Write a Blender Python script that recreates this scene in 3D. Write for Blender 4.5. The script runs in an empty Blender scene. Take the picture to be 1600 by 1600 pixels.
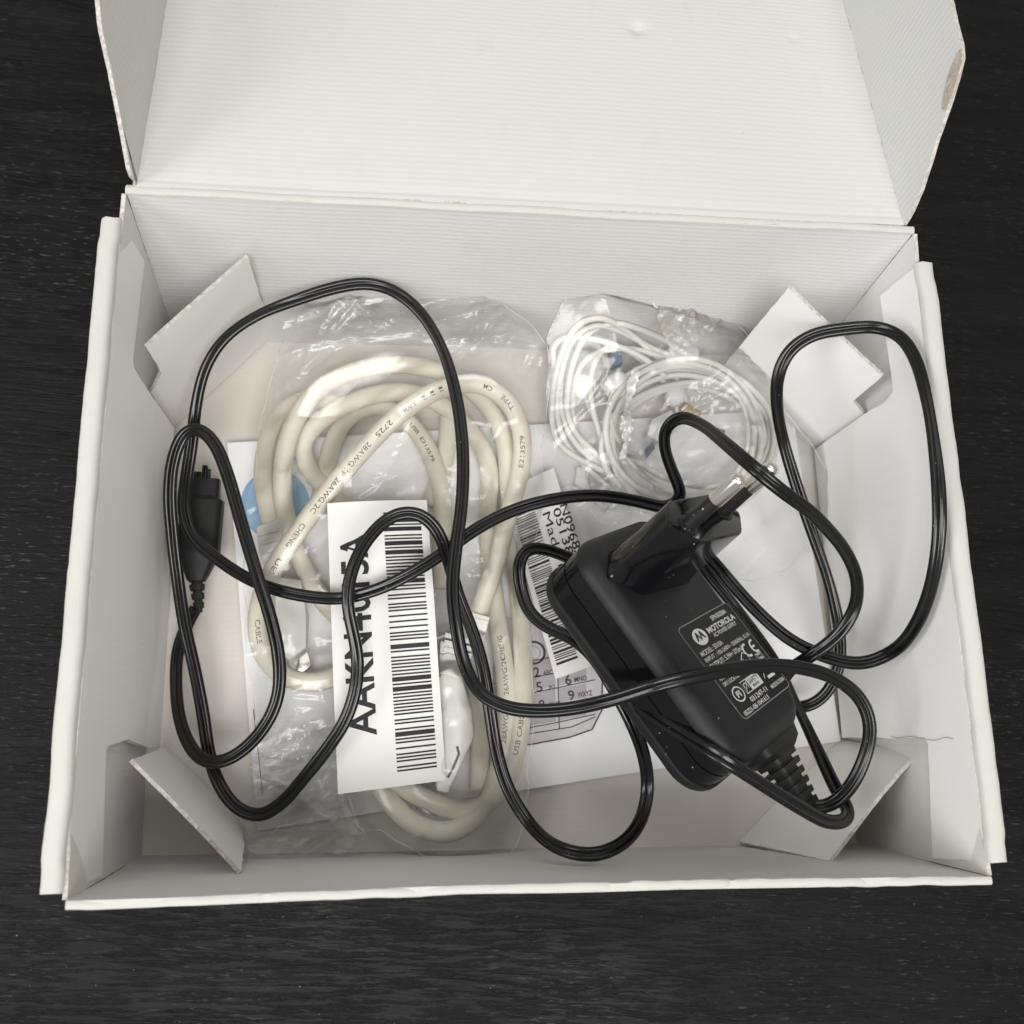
import bpy, bmesh, math, random
import numpy as np
from mathutils import Vector, Matrix, noise as mnoise

random.seed(7)
rng = np.random.default_rng(11)
S = 0.01                                   # everything below is laid out in centimetres
scene = bpy.context.scene
COL = scene.collection

# ------------------------------------------------------------------ camera
CAM = np.array([-3.49598, -5.40691, 30.90807])
EUL = (0.244005, -0.113988, -0.014998)
FPX = 1600.0
cam_data = bpy.data.cameras.new("camera")
cam = bpy.data.objects.new("camera", cam_data)
COL.objects.link(cam)
cam.location = CAM * S
cam.rotation_euler = EUL
cam_data.sensor_width = 36
cam_data.lens = 36 * FPX / 1600
cam_data.clip_start = 0.005
cam_data.clip_end = 20
cam_data.dof.use_dof = True
cam_data.dof.focus_distance = 0.27
cam_data.dof.aperture_fstop = 20
scene.camera = cam

# ------------------------------------------------------------------ world and lamps
world = bpy.data.worlds.new("World")
scene.world = world
world.use_nodes = True
bg = world.node_tree.nodes["Background"]
bg.inputs[0].default_value = (1.0, 0.965, 0.925, 1)
bg.inputs[1].default_value = 0.40

def area(name, loc, target, sx, sy, power, color):
    l = bpy.data.lights.new(name, 'AREA')
    l.shape = 'RECTANGLE'; l.size = sx; l.size_y = sy
    l.energy = power; l.color = color
    o = bpy.data.objects.new(name, l); COL.objects.link(o)
    o.location = loc
    d = Vector(target) - Vector(loc)
    o.rotation_euler = d.to_track_quat('-Z', 'Y').to_euler()
    return o
area("window_light", (-0.82, -0.22, 0.68), (0, 0, 0.03), 0.45, 0.55, 5.6, (0.98, 0.995, 1.0))
area("front_window_light", (-0.02, -0.56, 1.08), (0, 0, 0.03), 0.80, 0.50, 13.0, (1.0, 0.995, 0.985))
area("ceiling_bounce", (0.05, 0.40, 1.25), (0, 0, 0.03), 1.20, 0.70, 2.7, (1.0, 0.985, 0.96))

scene.view_settings.view_transform = 'Standard'
scene.view_settings.look = 'None'
scene.view_settings.exposure = 0.0
scene.view_settings.gamma = 1.0
scene.cycles.max_bounces = 10
scene.cycles.transparent_max_bounces = 24
scene.cycles.caustics_reflective = False
scene.cycles.caustics_refractive = False

# ------------------------------------------------------------------ sight lines: where a thing seen at (px, py) stands at height z, or on a plane
_ax, _ay, _az = EUL
def _rot():
    cx, sx, cy, sy, cz, sz = math.cos(_ax), math.sin(_ax), math.cos(_ay), math.sin(_ay), math.cos(_az), math.sin(_az)
    Rx = np.array([[1,0,0],[0,cx,-sx],[0,sx,cx]]); Ry = np.array([[cy,0,sy],[0,1,0],[-sy,0,cy]]); Rz = np.array([[cz,-sz,0],[sz,cz,0],[0,0,1]])
    return Rz @ Ry @ Rx
RM = _rot()
def ray(px, py):
    return RM @ np.array([(px-800)/FPX, (800-py)/FPX, -1.0])
def U(px, py, z):
    d = ray(px, py)
    return CAM + d*(z-CAM[2])/d[2]
def RP(px, py, p0, n):
    d = ray(px, py)
    return CAM + d*(np.dot(np.asarray(p0)-CAM, n)/np.dot(d, n))
def nrm(v):
    v = np.asarray(v, float); return v/np.linalg.norm(v)

# ------------------------------------------------------------------ object helpers
def thing(name, label, cat, loc, group=None):
    o = bpy.data.objects.new(name, None); COL.objects.link(o)
    o.location = Vector(loc)*S
    o.empty_display_size = 0.01
    o['label'] = label; o['category'] = cat
    if group: o['group'] = group
    return o

def origin_of(o):
    v = Vector((0,0,0))
    while o is not None:
        v = v + Vector(o.location); o = o.parent
    return v

def finish(name, me, mats, parent=None, loc=None, sharp=38, smooth=True):
    for m in (mats if isinstance(mats, (list, tuple)) else [mats]):
        me.materials.append(m)
    o = bpy.data.objects.new(name, me); COL.objects.link(o)
    if parent is not None:
        o.parent = parent
        me.transform(Matrix.Translation(-origin_of(parent)))
    elif loc is not None:
        o.location = Vector(loc)*S
        me.transform(Matrix.Translation(-Vector(loc)*S))
    if smooth:
        me.polygons.foreach_set('use_smooth', [True]*len(me.polygons))
        if sharp: me.set_sharp_from_angle(angle=math.radians(sharp))
    me.update()
    return o

class MB:
    """collects vertices (cm) and faces of ONE part"""
    def __init__(s): s.v=[]; s.f=[]; s.m=[]; s.uv=[]
    def add(s, verts, faces, mat=0, uvs=None):
        b=len(s.v); s.v += [tuple(float(c) for c in p) for p in verts]
        for f in faces: s.f.append([b+i for i in f]); s.m.append(mat)
        s.uv += ([tuple(u) for u in uvs] if uvs is not None else [(p[0],p[1]) for p in verts])
    def build(s, name, mats, parent=None, loc=None, sharp=38, smooth=True):
        me = bpy.data.meshes.new(name)
        me.from_pydata([(x*S,y*S,z*S) for x,y,z in s.v], [], s.f)
        me.polygons.foreach_set('material_index', s.m)
        ul = me.uv_layers.new(name='UVMap')
        li = np.empty(len(me.loops), dtype=np.int32); me.loops.foreach_get('vertex_index', li)
        uv = np.array(s.uv)[li]
        ul.data.foreach_set('uv', uv.ravel().astype(np.float32))
        return finish(name, me, mats, parent, loc, sharp, smooth)

def catmull(pts, step=0.12, closed=False):
    P = np.asarray(pts, float)
    n = len(P)
    if closed: Q = np.vstack([P[-1], P, P[0], P[1]])
    else: Q = np.vstack([2*P[0]-P[1], P, 2*P[-1]-P[-2]])
    out=[]
    segs = n if closed else n-1
    for i in range(segs):
        p0,p1,p2,p3 = Q[i],Q[i+1],Q[i+2],Q[i+3]
        # centripetal
        t0=0; t1=t0+max(np.linalg.norm(p1[:3]-p0[:3]),1e-4)**.5; t2=t1+max(np.linalg.norm(p2[:3]-p1[:3]),1e-4)**.5; t3=t2+max(np.linalg.norm(p3[:3]-p2[:3]),1e-4)**.5
        k=max(2,int(np.linalg.norm(p2[:3]-p1[:3])/step))
        for t in np.linspace(t1,t2,k,endpoint=False):
            A1=(t1-t)/(t1-t0)*p0+(t-t0)/(t1-t0)*p1; A2=(t2-t)/(t2-t1)*p1+(t-t1)/(t2-t1)*p2; A3=(t3-t)/(t3-t2)*p2+(t-t2)/(t3-t2)*p3
            B1=(t2-t)/(t2-t0)*A1+(t-t0)/(t2-t0)*A2; B2=(t3-t)/(t3-t1)*A2+(t-t1)/(t3-t1)*A3
            out.append((t2-t)/(t2-t1)*B1+(t-t1)/(t2-t1)*B2)
    if not closed: out.append(P[-1])
    return np.array(out)

def smooth_path(P, it=6):
    P=P.copy()
    for _ in range(it):
        P[1:-1] = P[1:-1]*.5 + (P[:-2]+P[2:])*.25
    return P

def path_px(pts, step=0.12, it=6):
    return smooth_path(catmull([U(*p) for p in pts], step), it)

def frames(P):
    T = np.gradient(P, axis=0); T /= np.linalg.norm(T,axis=1)[:,None]+1e-9
    N=np.zeros_like(P); B=np.zeros_like(P)
    for i in range(len(P)):
        view = nrm(CAM-P[i])                     # 'up' is towards the open top of the box
        up = np.array([0,0,1.0])*.8+view*.2
        n = np.cross(up, T[i]); l=np.linalg.norm(n)
        if i and l<.25: n = N[i-1]-T[i]*np.dot(N[i-1],T[i]); l=np.linalg.norm(n)
        n/=l
        if i and np.dot(n,N[i-1])<0 : n=-n
        if i: n = nrm(n*.4+N[i-1]*.6 - T[i]*np.dot(n*.4+N[i-1]*.6, T[i]))
        N[i]=n; B[i]=np.cross(T[i],n)
    return T,N,B

def sweep(mb, P, prof, roll=None, mat=0, scale=None, caps=True):
    """prof: list of (x,y) outline swept along P"""
    T,N,B = frames(P); k=len(prof); prof=np.asarray(prof)
    vs=[]; fs=[]; uv=[]; s=0
    for i in range(len(P)):
        a = roll[i] if roll is not None else 0
        sc = scale[i] if scale is not None else 1
        ca,sa=math.cos(a),math.sin(a)
        if i: s+=np.linalg.norm(P[i]-P[i-1])
        x=(prof[:,0]*ca-prof[:,1]*sa)*sc; y=(prof[:,0]*sa+prof[:,1]*ca)*sc
        for j in range(k):
            vs.append(P[i]+N[i]*x[j]+B[i]*y[j]); uv.append((s, j/k))
    for i in range(len(P)-1):
        for j in range(k):
            fs.append([i*k+j, i*k+(j+1)%k, (i+1)*k+(j+1)%k, (i+1)*k+j])
    if caps:
        fs.append(list(range(k))[::-1]); fs.append([(len(P)-1)*k+j for j in range(k)])
    mb.add(vs, fs, mat, uv)

def circle(r, k=12): return [(r*math.cos(2*math.pi*j/k), r*math.sin(2*math.pi*j/k)) for j in range(k)]

def bil(q, s, t):
    a,b,c,d=[np.asarray(x) for x in q]      # bl, br, tr, tl
    return a*(1-s)*(1-t)+b*s*(1-t)+c*s*t+d*(1-s)*t

def nz(x,y,z=0): return mnoise.noise(Vector((x,y,z)))

def panel(q, thick, nu=40, nv=30, warp=0.02, jag=0.02, face_to=None, seed=0, disp=None, wfreq=.25):
    """sheet of board over the quad q (bl,br,tr,tl); UV in cm; rim faces carry material 1"""
    mb=MB(); a,b,c,d=[np.asarray(x) for x in q]
    n=nrm(np.cross(b-a,d-a)); 
    if face_to is not None and np.dot(n, np.asarray(face_to)-a)<0: n=-n
    wu=(np.linalg.norm(b-a)+np.linalg.norm(c-d))/2; wv=(np.linalg.norm(d-a)+np.linalg.norm(c-b))/2
    eu=nrm(b-a); ev=nrm(d-a)
    F=[];uv=[]
    for j in range(nv+1):
        for i in range(nu+1):
            s,t=i/nu,j/nv
            p=bil(q,s,t)
            w=warp*nz(p[0]*wfreq+seed*7.1, p[1]*wfreq+p[2]*wfreq, seed)
            if disp: w+=disp(s,t)
            p=p+n*w
            if i in(0,nu): p=p+eu*jag*nz(t*wv*3,seed*3.3,1)
            if j in(0,nv): p=p+ev*jag*nz(s*wu*3,seed*5.3,2)
            F.append(p); uv.append((s*wu,t*wv))
    K=len(F); back=[p-n*thick for p in F]
    idx=lambda i,j:j*(nu+1)+i
    ff=[[idx(i,j),idx(i+1,j),idx(i+1,j+1),idx(i,j+1)] for j in range(nv) for i in range(nu)]
    flip=np.dot(np.cross(b-a,d-a),n)<0
    if flip: ff=[f[::-1] for f in ff]
    bf=[[K+i for i in f[::-1]] for f in ff]
    mb.add(F+back, ff+bf, 0, uv+uv)
    rim=[idx(i,0) for i in range(nu)]+[idx(nu,j) for j in range(nv)]+[idx(i,nv) for i in range(nu,0,-1)]+[idx(0,j) for j in range(nv,0,-1)]
    for k in range(len(rim)):
        i0,i1=rim[k],rim[(k+1)%len(rim)]
        f=[i0,i1,K+i1,K+i0]
        mb.f.append(f if flip else f[::-1]); mb.m.append(1)
    return mb

def polypanel(pts, thick, face_to, jag=0.015, dens=0.18, seed=0, uvx=None):
    """flat board of any outline: pts are coplanar 3-D corners"""
    P=[np.asarray(p,float) for p in pts]
    n=np.zeros(3)
    for i in range(len(P)):
        n+=np.cross(P[i]-P[0],P[(i+1)%len(P)]-P[0])
    n=nrm(n); flip=False
    if np.dot(n,np.asarray(face_to)-P[0])<0: P=P[::-1]; n=-n
    ex=nrm(uvx if uvx is not None else P[1]-P[0]); ex=nrm(ex-n*np.dot(ex,n)); ey=np.cross(n,ex)
    Q=[]
    for i in range(len(P)):
        a,b=P[i],P[(i+1)%len(P)]; L=np.linalg.norm(b-a); k=max(1,int(L/dens)); e=nrm(np.cross(n,b-a)) if L>0 else n
        for t in range(k):
            p=a+(b-a)*t/k
            if t: p=p+e*jag*nz(p[0]*3+seed,p[1]*3,p[2]*3)
            Q.append(p)
    K=len(Q)
    uv=[(np.dot(p-P[0],ex),np.dot(p-P[0],ey)) for p in Q]
    mb=MB()
    mb.add(Q+[p-n*thick for p in Q],[list(range(K)),[K+i for i in range(K)][::-1]],0,uv+uv)
    for i in range(K):
        j=(i+1)%K
        mb.f.append([j,i,K+i,K+j]); mb.m.append(1)
    return mb

def lathe(mb, base, axis, prof, k=20, mat=0, side=None):
    """prof: list of (radius, distance along axis)"""
    ax=nrm(axis); ref=np.array([0,0,1.]) if abs(ax[2])<.9 else np.array([1.,0,0])
    e1=nrm(np.cross(ax,ref)); e2=np.cross(ax,e1)
    vs=[];fs=[]
    for r,h in prof:
        for j in range(k):
            t=2*math.pi*j/k
            vs.append(np.asarray(base)+ax*h+(e1*math.cos(t)+e2*math.sin(t))*max(r,1e-3))
    for i in range(len(prof)-1):
        for j in range(k):
            fs.append([i*k+j,i*k+(j+1)%k,(i+1)*k+(j+1)%k,(i+1)*k+j])
    fs.append(list(range(k))[::-1]); fs.append([(len(prof)-1)*k+j for j in range(k)])
    mb.add(vs,fs,mat)

def loft(mb, loops, mat=0, cap0=True, cap1=True):
    k=len(loops[0]); vs=[p for l in loops for p in l]; fs=[]
    for i in range(len(loops)-1):
        for j in range(k):
            fs.append([i*k+j,i*k+(j+1)%k,(i+1)*k+(j+1)%k,(i+1)*k+j])
    if cap0: fs.append(list(range(k))[::-1])
    if cap1: fs.append([(len(loops)-1)*k+j for j in range(k)])
    mb.add(vs,fs,mat)

def rrect(L,W,r,inset=0,k=7):
    """rounded rectangle outline, ccw"""
    r2=max(r-inset,.02); out=[]
    for cx,cy,a0 in ((L/2-r,W/2-r,0),(-L/2+r,W/2-r,90),(-L/2+r,-W/2+r,180),(L/2-r,-W/2+r,270)):
        for i in range(k):
            a=math.radians(a0+90*i/(k-1)); out.append((cx+r2*math.cos(a),cy+r2*math.sin(a)))
    return out

def recalc(o):
    bm=bmesh.new(); bm.from_mesh(o.data); bmesh.ops.recalc_face_normals(bm, faces=bm.faces); bm.to_mesh(o.data); bm.free()

# flat print: text turned into a mesh and mapped onto a surface
_txt_cache={}
def text_mesh(s, bold=0.0):
    key=(s,bold)
    if key in _txt_cache: return _txt_cache[key]
    cu=bpy.data.curves.new('tmp_text','FONT'); cu.body=s; cu.size=1; cu.resolution_u=3; cu.offset=bold
    cu.fill_mode='FRONT'
    o=bpy.data.objects.new('tmp_text',cu); COL.objects.link(o)
    dg=bpy.context.evaluated_depsgraph_get()
    me=bpy.data.meshes.new_from_object(o.evaluated_get(dg))
    v=np.array([tuple(x.co) for x in me.vertices]); f=[list(p.vertices) for p in me.polygons]
    bpy.data.objects.remove(o); bpy.data.curves.remove(cu); bpy.data.meshes.remove(me)
    _txt_cache[key]=(v,f); return v,f
def put_text(mb, s, x, y, w, h, fn, bold=0.0, mat=0):
    """text filling the box with lower left (x,y), width w, height h in label space; fn maps label space to cm"""
    v,f=text_mesh(s,bold)
    if len(v)==0: return
    mn=v.min(0); mx=v.max(0); sz=np.maximum(mx-mn,1e-6)
    vs=[fn(x+(p[0]-mn[0])/sz[0]*w, y+(p[1]-mn[1])/sz[1]*h) for p in v]
    mb.add(vs,f,mat)
def put_rect(mb,x0,y0,x1,y1,fn,k=1,mat=0):
    vs=[];fs=[]
    for i in range(k+1):
        vs.append(fn(x0+(x1-x0)*i/k,y0)); vs.append(fn(x0+(x1-x0)*i/k,y1))
    for i in range(k): fs.append([2*i,2*i+2,2*i+3,2*i+1])
    mb.add(vs,fs,mat)
def put_line(mb,pts,w,fn,closed=False,mat=0):
    P=[np.array(p,float) for p in pts]; n=len(P); vs=[]
    for i in range(n):
        a=P[(i-1)%n] if (closed or i>0) else P[i]; b=P[(i+1)%n] if (closed or i<n-1) else P[i]
        d=b-a; d/=np.linalg.norm(d)+1e-9; q=np.array([-d[1],d[0]])*w/2
        vs.append(fn(*(P[i]+q))); vs.append(fn(*(P[i]-q)))
    fs=[]
    for i in range(n if closed else n-1):
        j=(i+1)%n; fs.append([2*i,2*i+1,2*j+1,2*j])
    mb.add(vs,fs,mat)
def arc(cx,cy,r,a0,a1,k=16,ry=None):
    ry=r if ry is None else ry
    return [(cx+r*math.cos(math.radians(a0+(a1-a0)*i/k)),cy+ry*math.sin(math.radians(a0+(a1-a0)*i/k))) for i in range(k+1)]

# ------------------------------------------------------------------ materials
def mat(name):
    m=bpy.data.materials.new(name); m.use_nodes=True
    nt=m.node_tree; b=nt.nodes['Principled BSDF']
    return m,nt,b
def N(nt,t,**kw):
    n=nt.nodes.new(t)
    for k,v in kw.items(): setattr(n,k,v)
    return n
def L(nt,a,b): nt.links.new(a,b)
def noise_node(nt,vec,scale,detail=4,rough=.55):
    n=N(nt,'ShaderNodeTexNoise'); n.inputs['Scale'].default_value=scale; n.inputs['Detail'].default_value=detail; n.inputs['Roughness'].default_value=rough
    if vec is not None: L(nt,vec,n.inputs['Vector'])
    return n
def ramp(nt,fac,stops):
    r=N(nt,'ShaderNodeValToRGB'); e=r.color_ramp.elements
    while len(e)<len(stops): e.new(.5)
    for i,(p,c) in enumerate(stops):
        e[i].position=p; e[i].color=(c,c,c,1) if isinstance(c,(int,float)) else (*c,1)
    L(nt,fac,r.inputs[0]); return r
def mixc(nt,fac,a,b,mode='MIX'):
    m=N(nt,'ShaderNodeMix',data_type='RGBA',blend_type=mode)
    for sock,val in ((m.inputs['Factor'],fac),(m.inputs['A'],a),(m.inputs['B'],b)):
        if hasattr(val,'links') or isinstance(val,bpy.types.NodeSocket): L(nt,val,sock)
        elif isinstance(val,(int,float)): sock.default_value=val
        else: sock.default_value=(*val,1)
    return m.outputs['Result']
def mapping(nt,out,scale=(1,1,1),rot=(0,0,0)):
    mp=N(nt,'ShaderNodeMapping'); mp.inputs['Scale'].default_value=scale; mp.inputs['Rotation'].default_value=rot
    L(nt,out,mp.inputs['Vector']); return mp.outputs[0]

def cardboard(name, col, rib_axis='Y', rib_period=0.17, rib=0.25, fibre=.25, rough=.75, bumpdist=0.00012):
    m,nt,b=mat(name)
    tc=N(nt,'ShaderNodeTexCoord'); uv=tc.outputs['UV']; ob=tc.outputs['Object']
    sep=N(nt,'ShaderNodeSeparateXYZ'); L(nt,uv,sep.inputs[0])
    nlow=noise_node(nt,uv,.8,3)
    # ribs: sine of the position across the flutes, strength wandering over the board
    ma=N(nt,'ShaderNodeMath',operation='MULTIPLY_ADD'); L(nt,nlow.outputs[0],ma.inputs[0]); ma.inputs[1].default_value=.10; L(nt,sep.outputs[rib_axis],ma.inputs[2])
    mu=N(nt,'ShaderNodeMath',operation='MULTIPLY'); L(nt,ma.outputs[0],mu.inputs[0]); mu.inputs[1].default_value=2*math.pi/rib_period
    si=N(nt,'ShaderNodeMath',operation='SINE'); L(nt,mu.outputs[0],si.inputs[0])
    # stretched noise so each rib differs
    nst=noise_node(nt,mapping(nt,uv,(.22,4.2,1) if rib_axis=='Y' else (4.2,.22,1)),1.0,4,.7)
    amp=N(nt,'ShaderNodeMath',operation='MULTIPLY'); L(nt,si.outputs[0],amp.inputs[0]); L(nt,nst.outputs[0],amp.inputs[1])
    ribm=N(nt,'ShaderNodeMath',operation='MULTIPLY'); L(nt,amp.outputs[0],ribm.inputs[0]); ribm.inputs[1].default_value=rib*1.5
    nf=noise_node(nt,uv,28,4,.7)
    fm=N(nt,'ShaderNodeMath',operation='MULTIPLY'); L(nt,nf.outputs[0],fm.inputs[0]); fm.inputs[1].default_value=fibre
    ad=N(nt,'ShaderNodeMath',operation='ADD'); L(nt,ribm.outputs[0],ad.inputs[0]); L(nt,fm.outputs[0],ad.inputs[1])
    nl=noise_node(nt,uv,.35,2); lm=N(nt,'ShaderNodeMath',operation='MULTIPLY_ADD'); L(nt,nl.outputs[0],lm.inputs[0]); lm.inputs[1].default_value=1.2; L(nt,ad.outputs[0],lm.inputs[2])
    bp=N(nt,'ShaderNodeBump'); bp.inputs['Strength'].default_value=.8; bp.inputs['Distance'].default_value=bumpdist
    L(nt,lm.outputs[0],bp.inputs['Height']); L(nt,bp.outputs[0],b.inputs['Normal'])
    # colour: cream blotches, faint dirt specks
    nb=noise_node(nt,ob,14,4); blot=ramp(nt,nb.outputs[0],[(.35,0.0),(.75,1.0)])
    warm=(col[0]*.98,col[1]*.965,col[2]*.93)
    c1=mixc(nt,blot.outputs[0],col,warm)
    vo=N(nt,'ShaderNodeTexVoronoi'); vo.inputs['Scale'].default_value=.9; L(nt,uv,vo.inputs['Vector'])
    sp=ramp(nt,vo.outputs['Distance'],[(.012,1.0),(.03,0.0)])
    nsel=noise_node(nt,uv,.6,1); sel=ramp(nt,nsel.outputs[0],[(.48,0.0),(.56,1.0)])
    spm=N(nt,'ShaderNodeMath',operation='MULTIPLY'); L(nt,sp.outputs[0],spm.inputs[0]); L(nt,sel.outputs[0],spm.inputs[1])
    spm2=N(nt,'ShaderNodeMath',operation='MULTIPLY'); L(nt,spm.outputs[0],spm2.inputs[0]); spm2.inputs[1].default_value=.6
    c2=mixc(nt,spm2.outputs[0],c1,(.2,.18,.16))
    ns=noise_node(nt,mapping(nt,uv,(1.2,.7,1)),.8,5,.65); smu=ramp(nt,ns.outputs[0],[(.60,0.0),(.74,1.0)])
    sm2=N(nt,'ShaderNodeMath',operation='MULTIPLY'); L(nt,smu.outputs[0],sm2.inputs[0]); sm2.inputs[1].default_value=.22
    c3=mixc(nt,sm2.outputs[0],c2,(col[0]*.80,col[1]*.77,col[2]*.72))
    L(nt,c3,b.inputs['Base Color'])
    b.inputs['Roughness'].default_value=rough; b.inputs['Specular IOR Level'].default_value=.3
    return m

M={}
M['board_x']=cardboard('white_board_ribs_along_x',(.70,.698,.688),'Y',rib_period=.185,rib=.24,fibre=.42)
M['board_y']=cardboard('white_board_ribs_upright',(.74,.735,.72),'X',rib=.16)
M['board_smooth']=cardboard('white_coated_board',(.89,.883,.872),'X',rib=.05,fibre=.12,rough=.5)
M['board_rim']=cardboard('white_folded_board_rim',(.53,.525,.495),'X',rib=.05,fibre=1.3,rough=.8)  # same card, darkened in colour to offset the strong light on upward-facing folds
def torn(ca=(.33,.30,.27),cb=(.66,.63,.58)):
    m,nt,b=mat('torn_board_edge')
    tc=N(nt,'ShaderNodeTexCoord'); n=noise_node(nt,tc.outputs['Object'],900,3,.7)
    r=ramp(nt,n.outputs[0],[(.3,ca),(.7,cb)]); L(nt,r.outputs[0],b.inputs['Base Color'])
    b.inputs['Roughness'].default_value=.9
    bp=N(nt,'ShaderNodeBump'); bp.inputs['Distance'].default_value=.0003; L(nt,n.outputs[0],bp.inputs['Height']); L(nt,bp.outputs[0],b.inputs['Normal'])
    return m
M['board_lid']=cardboard('toned_down_lid_board',(.60,.60,.585),'Y',rib_period=.185,rib=.24,fibre=.42)  # lid is the same white card; its tone is lowered to offset strong light
M['floor_board']=cardboard('grey_white_board_inside',(.69,.655,.615),'Y',rib=.12)
M['edge']=torn()
M['edge_dark']=torn((.30,.26,.22),(.55,.49,.42))

def plain(name,col,rough,spec=.5,metal=0,bump=0,bscale=600,sss=0,coat=0,specks=0,mottle=0):
    m,nt,b=mat(name)
    tc=N(nt,'ShaderNodeTexCoord'); ob=tc.outputs['Object']
    c=None
    b.inputs['Base Color'].default_value=(*col,1); b.inputs['Roughness'].default_value=rough
    b.inputs['Specular IOR Level'].default_value=spec; b.inputs['Metallic'].default_value=metal
    if coat: b.inputs['Coat Weight'].default_value=coat; b.inputs['Coat Roughness'].default_value=.1
    cur=None
    if mottle:
        n=noise_node(nt,ob,120,4); r=ramp(nt,n.outputs[0],[(.3,0.0),(.7,1.0)])
        cur=mixc(nt,r.outputs[0],col,tuple(x*(1-mottle) for x in col[:2])+(col[2]*(1-1.6*mottle),))
    if specks:
        vo=N(nt,'ShaderNodeTexVoronoi'); vo.inputs['Scale'].default_value=420; L(nt,ob,vo.inputs['Vector'])
        sp=ramp(nt,vo.outputs['Distance'],[(.06,1.0),(.13,0.0)])
        n2=noise_node(nt,ob,160,3); sel=ramp(nt,n2.outputs[0],[(.55,0.0),(.66,1.0)])
        mm=N(nt,'ShaderNodeMath',operation='MULTIPLY'); L(nt,sp.outputs[0],mm.inputs[0]); L(nt,sel.outputs[0],mm.inputs[1])
        m3=N(nt,'ShaderNodeMath',operation='MULTIPLY'); L(nt,mm.outputs[0],m3.inputs[0]); m3.inputs[1].default_value=specks
        cur=mixc(nt,m3.outputs[0],cur if cur is not None else col,(.5,.49,.47))
    if cur is not None: L(nt,cur,b.inputs['Base Color'])
    if bump:
        n=noise_node(nt,ob,bscale,4,.6); bp=N(nt,'ShaderNodeBump'); bp.inputs['Strength'].default_value=.6; bp.inputs['Distance'].default_value=bump
        L(nt,n.outputs[0],bp.inputs['Height']); L(nt,bp.outputs[0],b.inputs['Normal'])
        rr=noise_node(nt,ob,90,4); rm=N(nt,'ShaderNodeMapRange'); rm.inputs['To Min'].default_value=max(.03,rough-.08); rm.inputs['To Max'].default_value=rough+.12
        L(nt,rr.outputs[0],rm.inputs['Value']); L(nt,rm.outputs[0],b.inputs['Roughness'])
    if sss:
        b.inputs['Subsurface Weight'].default_value=sss; b.inputs['Subsurface Radius'].default_value=(.002,.0015,.001); b.inputs['Subsurface Scale'].default_value=.5
    return m
M['black_cord']=plain('black_pvc_cord',(.004,.004,.0045),.20,.45,bump=.00004,bscale=500,specks=.25)
M['black_matte']=plain('black_matte_plastic',(.010,.010,.011),.44,.30,bump=.000018,bscale=2500,specks=.7)
M['black_gloss']=plain('black_gloss_plastic',(.004,.004,.005),.10,.38,bump=.000004,bscale=300,specks=1.0)
M['black_rubber']=plain('black_rubber',(.010,.010,.010),.5,.28,bump=.00003,bscale=900)
M['chrome']=plain('nickel_plated_metal',(.78,.75,.70),.16,.5,metal=1,bump=.000012,bscale=700)
M['gold']=plain('gold_contact',(.55,.45,.26),.35,.5,metal=1,bump=.00001)
M['cream']=plain('cream_pvc_cable',(.81,.755,.635),.45,.35,bump=.00003,bscale=260,mottle=.07,sss=.12)
M['ivory']=plain('ivory_moulded_plastic',(.80,.785,.74),.38,.45,bump=.00002,bscale=400,mottle=.03,sss=.1)
M['ear_wire']=plain('off_white_earphone_wire',(.74,.72,.675),.55,.3,bump=.00002,bscale=700,mottle=.05)
M['ear_plastic']=plain('white_earphone_plastic',(.80,.79,.77),.35,.45,bump=.00001,sss=.1)
M['paper']=plain('white_label_paper',(.74,.725,.705),.7,.25,bump=.00002,bscale=1400,mottle=.03)
M['booklet']=plain('white_coated_paper',(.88,.88,.885),.42,.35,bump=.00001,bscale=500,mottle=.01)
M['ink']=plain('black_ink',(.018,.018,.02),.55,.3,bump=.00001,bscale=2500)
M['ink_grey']=plain('grey_cable_print',(.06,.055,.05),.6,.3)
M['print_light']=plain('pale_print_on_black',(.62,.62,.60),.6,.3)
M['print_dim']=plain('grey_print_on_black',(.25,.25,.25),.6,.3)
M['blue_print']=plain('blue_print',(.24,.43,.62),.45,.35)
M['lilac_print']=plain('lilac_grey_print',(.43,.395,.42),.45,.35)
M['lilac_pale']=plain('pale_lilac_print',(.62,.59,.605),.45,.35)
M['ink_soft']=plain('dark_grey_print',(.07,.06,.065),.5,.3)
M['dark_blue']=plain('dark_slate_plastic',(.13,.17,.23),.4,.4)
M['grit']=plain('pale_grit',(.30,.28,.25),.9,.2)

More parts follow.
